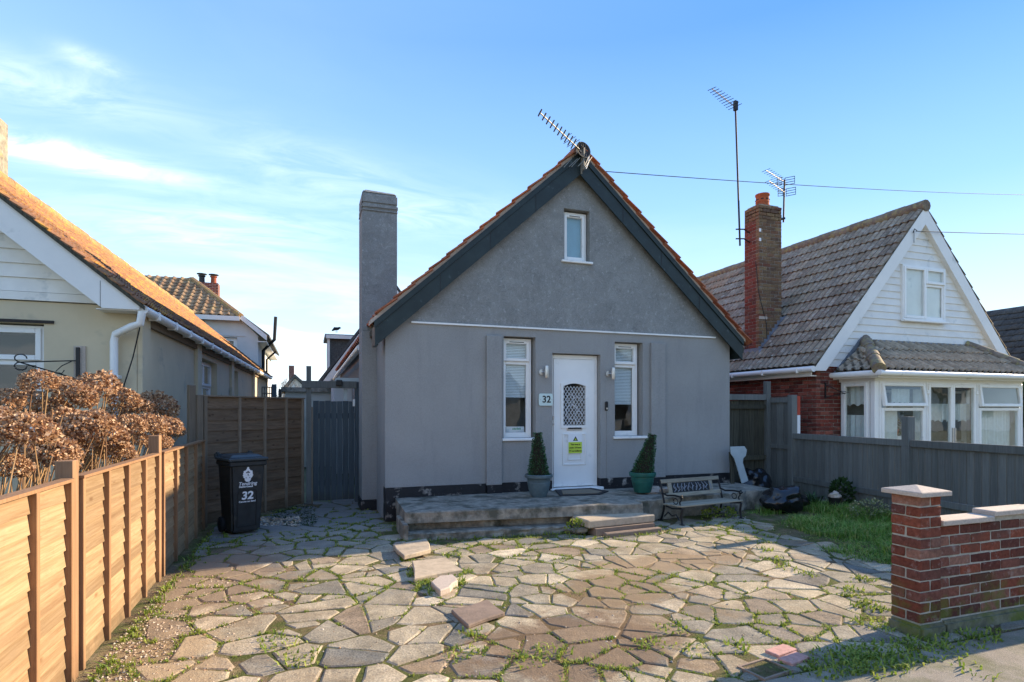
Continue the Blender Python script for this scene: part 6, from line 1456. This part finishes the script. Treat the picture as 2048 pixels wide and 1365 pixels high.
# bare trees
def bare_tree(base, h, spread, seed, label, nb=6):
    t = thing('bare_tree', base, label, 'tree'); r = random.Random(seed); mb = MB(); tw = MB()
    def grow(p, d, L, rad, lev):
        q = p+d*L*.5+Vector((r.uniform(-.08, .08), r.uniform(-.08, .08), .04))*L; e = q+(d+Vector((r.uniform(-.3, .3), r.uniform(-.3, .3), .12))).normalized()*L*.5
        (mb if lev < 2 else tw).tube([p, q, e], [rad, rad*.8, rad*.6], 5 if lev < 2 else 3, cap=False)
        if lev < 5:
            for k in range(3 if lev < 4 else 2):
                dd = (d+Vector((r.uniform(-1, 1), r.uniform(-1, 1), r.uniform(-.3, .7)))*spread).normalized(); grow(e if k else q, dd, L*r.uniform(.6, .85), rad*.58, lev+1)
    grow(Vector(base), Vector((0, 0, 1)), h*.33, h*.022, 0)
    mb.build('trunk', M['bark'], t); tw.build('twigs', M['twig'], t)
bp_ = FY(585, 800, 50); bare_tree((bp_.x, 50, 0), 4.2, .75, 4, 'bare rounded tree behind the garage in the distance')
bp_ = FY(556, 800, 46); bare_tree((bp_.x, 46, 0), 4.2, .7, 9, 'second bare tree beside the black downpipes in the distance')

# ================================================================== AERIALS, DISH, CABLES
def yagi(parent, p0, p1, n, l0, l1, elem_dir, r=.006, tilt=0):
    p0, p1, ed = Vector(p0), Vector(p1), Vector(elem_dir).normalized(); mb = MB(); mb.beam(p0, p1, .014, .014); bo = mb.build('boom', M['alu'], parent)
    for k in range(n):
        t = k/(n-1); p = p0.lerp(p1, t); l = l0+(l1-l0)*t
        MB().tube([p-ed*l/2, p, p+ed*l/2], [r, r*1.2, r], 5).build('director', M['rust'], parent)
    return bo
YA = 8.15
an = thing('tv_aerial', FY(1155, 300, YA), 'long yagi aerial pointing up to the left from the apex of the grey bungalow', 'aerial')
p0, p1 = FY(1080, 226, YA-1.0), FY(1160, 300, YA)
yagi(an, p0, p1, 12, .10, .17, (.35, -.5, .8), .010)
yagi(an, FY(1132, 274, YA-.3), FY(1160, 300, YA), 5, .20, .26, (.8, -.3, .5), .004)
MB().tube([FY(1150, 292, YA), FY(1163, 305, YA)], .014, 6).build('boom_end', M['coping'], an)
MB().tube([FY(1167, 340, YA), FY(1167, 296, YA)], .02, 8).build('mast', M['alu'], an)
for a, b_ in (((1143, 318), (1128, 335)), ((1160, 316), (1143, 334)), ((1155, 318), (1138, 334)), ((1172, 318), (1156, 333)), ((1178, 312), (1169, 332)), ((1184, 314), (1170, 335)), ((1166, 314), (1168, 334)), ((1150, 296), (1155, 306))):
    MB().tube([FY(*a, YA), FY(*b_, YA-.12)], .006, 5).build('reflector_rod', M['alu'], an)
MB().tube([FY(1178, 314, YA), FY(1177, 325, YA-.03), FY(1172, 338, YA-.03)], .01, 6).build('cable_loop', M['upvc'], an)
ds = thing('satellite_dish', FY(1165, 305, 8.45), 'round weathered mesh satellite dish behind the aerial at the apex', 'satellite dish')
c = FY(1165, 302, 8.17); Md = Matrix.Translation(c) @ Matrix.Rotation(R(80), 4, 'X') @ Matrix.Rotation(R(10), 4, 'Y')
MB(Md).lathe([(.001, .0), (.06, .004), (.10, .012), (.125, .022), (.13, .03), (.12, .026), (.09, .016), (.001, .008)], n=24).build('dish', M['rust'], ds, smooth=True)
MB(Md).tube([(.13*math.cos(t*.2618), .13*math.sin(t*.2618), .03) for t in range(25)], .007, 5).build('rim', M['alu'], ds)
for a in (0, 1, 2): MB(Md).tube([(-.04+a*.04, -.11, .028), (-.04+a*.04, .11, .028)], .004, 4).build('rib', M['alu'], ds)
MB().tube([c+Vector((0, .02, -.1)), c+Vector((0, .04, -.35))], .015, 6).build('bracket', M['alu'], ds)
# pole aerial on the right chimney
pa = thing('pole_aerial', (9.3, 10.3, 5), 'tall thin mast with a yagi aerial strapped to the left side of the brick chimney', 'aerial')
YP = 10.4
MB().tube([FY(1480, 492, YP), FY(1471, 216, YP)], .02, 8).build('mast', M['rust'], pa)
yagi(pa, FY(1424, 178, YP-.3), FY(1470, 214, YP), 10, .20, .34, (.85, -.25, .42), .007)
MB().box(FY(1471, 210, YP).x-.04, FY(1471, 210, YP).x+.03, YP-.05, YP+.03, FY(1471, 222, YP).z, FY(1471, 204, YP).z).build('head_clamp', M['black'], pa)
for y_ in (459, 478): MB().tube([FY(1472, y_, YP), FY(1488, y_, YP), (CX0, YP, FY(1488, y_+6, YP).z)], .015, 6).build('bracket', M['rust'], pa)
MB().tube([(CX0, CY0+.1, 4.9), (CX0-.02, CY0-.005, 4.2), (CX0+.2, CY0-.01, 3.5), (CX0+.22, CY0-.01, 2.9)], .008, 5).build('cable', M['wire'], pa)
ta = thing('twin_aerial', (10.1, 10.3, 6), 'short mast with two small grid-backed aerials on the right side of the brick chimney', 'aerial')
YT = 10.4
MB().tube([FY(1567, 445, YT), FY(1569, 360, YT)], .02, 8).build('mast', M['rust'], ta)
MB().tube([FY(1569, 437, YT), FY(1558, 440, YT)], .03, 6).build('clamp', M['black'], ta)
for (hx, hy), (tx_, ty_) in (((1567, 363), (1532, 341)), ((1569, 385), (1538, 362))):
    yagi(ta, FY(tx_, ty_, YT-.9), FY(hx, hy, YT), 9, .2, .2, (.82, -.2, .38), .005)
    hc = FY(hx, hy, YT); b = MB()
    for sgn in (-1, 1):
        a = Vector((sgn*.05, .0, 0)); d2 = Vector((sgn*.85, -.35 if sgn < 0 else -.1, .22 if sgn > 0 else -.28)).normalized()
        for k in range(4):
            o_ = Vector((0, 0, (k-1.5)*.055)); b.tube([hc+a+o_, hc+a+o_+d2*.26], .007, 4)
        b.tube([hc+a+Vector((0, 0, -.09)), hc+a+Vector((0, 0, .09))], .008, 4); b.tube([hc+a+d2*.26+Vector((0, 0, -.09)), hc+a+d2*.26+Vector((0, 0, .09))], .008, 4)
    b.build('grid_reflector', M['rust'], ta)
def cable(pa_, pb_, sag, label, r=.008, n=24):
    a, b_ = Vector(pa_), Vector(pb_); mb = MB()
    mb.tube([a.lerp(b_, i/n)-Vector((0, 0, sag*4*(i/n)*(1-i/n))) for i in range(n+1)], r, 5); o = mb.build('overhead_cable', M['wire']); tag(o, label, 'cable', 'overhead cables'); return o
cable(FY(1205, 343, 8.3), FY(2300, 386, 14), .22, 'thin overhead cable from the apex of the grey bungalow to the right edge', .007)
cable(FY(1832, 463, 8.2), FY(2300, 470, 8.5), .03, 'short overhead cable leaving the white gable of the brick bungalow', .008)
o = MB().tube([FY(1826, 466, 8.25), FY(1829, 458, 8.22), FY(1834, 462, 8.24)], .008, 5).tube([FY(1828, 463, 8.25), FY(1828, 486, 8.25)], .006, 4).build('cable_hook', M['wire']); tag(o, 'small hook and cable tail on the white barge board', 'hook')

# ================================================================== what the windows reflect: the other side of the street
oh = thing('bungalow_opposite', (2, -14, 0), 'brown roofed bungalow across the street, seen reflected in the windows', 'house')
b = MB(); b.box(-4, 3.2, -20, -13.5, 0, 2.5); b.build('wall', M['whitewall'], oh)
b = MB(); b.prism([(-4.5, -13.1, 2.4), (3.7, -13.1, 2.4), (3.7, -16.7, 5.4), (-4.5, -16.7, 5.4)], (0, -.15, -.1)); b.prism([(-4.5, -20.3, 2.4), (3.7, -20.3, 2.4), (3.7, -16.9, 5.3), (-4.5, -16.9, 5.3)], (0, .15, -.1)); b.build('roof', M['tile_rs'], oh)
MB().box(-4.5, 3.7, -13.1, -13.0, 2.22, 2.42).build('fascia', M['fascia'], oh)
MB().box(-1.5, .5, -13.5, -13.45, 1, 2.1).build('window', M['dark'], oh)
oh2 = thing('gable_opposite', (9, -14, 0), 'white gabled bungalow across the street, seen reflected in the windows', 'house')
b = MB(); b.prism([(6, -14, 0), (11.5, -14, 0), (11.5, -14, 2.6), (8.75, -14, 5.4), (6, -14, 2.6)], (0, -8, 0)); b.build('wall', M['whitewall'], oh2)
for s in (-1, 1): MB().prism([(8.75, -13.7, 5.45), (8.75+s*3.1, -13.7, 2.3), (8.75+s*3.1, -13.7, 2.5), (8.75, -13.7, 5.65)], (0, -8.6, 0)).build('roof', M['tile_rs'], oh2)
MB().box(7.2, 9, -14, -13.95, 1, 2.1).build('window', M['dark'], oh2)
for k, (xc, zr_, lab) in enumerate(((17.5, 5.6, 'white gabled bungalow across the street, second from the left in the reflections'), (25, 5.2, 'low white bungalow across the street, reflected in the glazed bay'), (34, 5.8, 'white bungalow across the street, third from the right in the reflections'), (41, 5.0, 'white bungalow across the street, last but one on the right in the reflections'), (49, 5.5, 'white bungalow across the street, farthest right in the reflections'))):
    t = thing('bungalow_opposite', (xc, -14, 0), lab, 'house')
    MB().prism([(xc-3, -14, 0), (xc+3, -14, 0), (xc+3, -14, 2.6), (xc, -14, zr_), (xc-3, -14, 2.6)], (0, -8, 0)).build('wall', M['whitewall'], t)
    for s in (-1, 1): MB().prism([(xc, -13.7, zr_+.05), (xc+s*3.4, -13.7, 2.2), (xc+s*3.4, -13.7, 2.4), (xc, -13.7, zr_+.25)], (0, -8.6, 0)).build('roof', M['tile_rs'], t)
    MB().box(xc-1, xc+1, -14, -13.95, 1, 2.1).build('window', M['dark'], t)
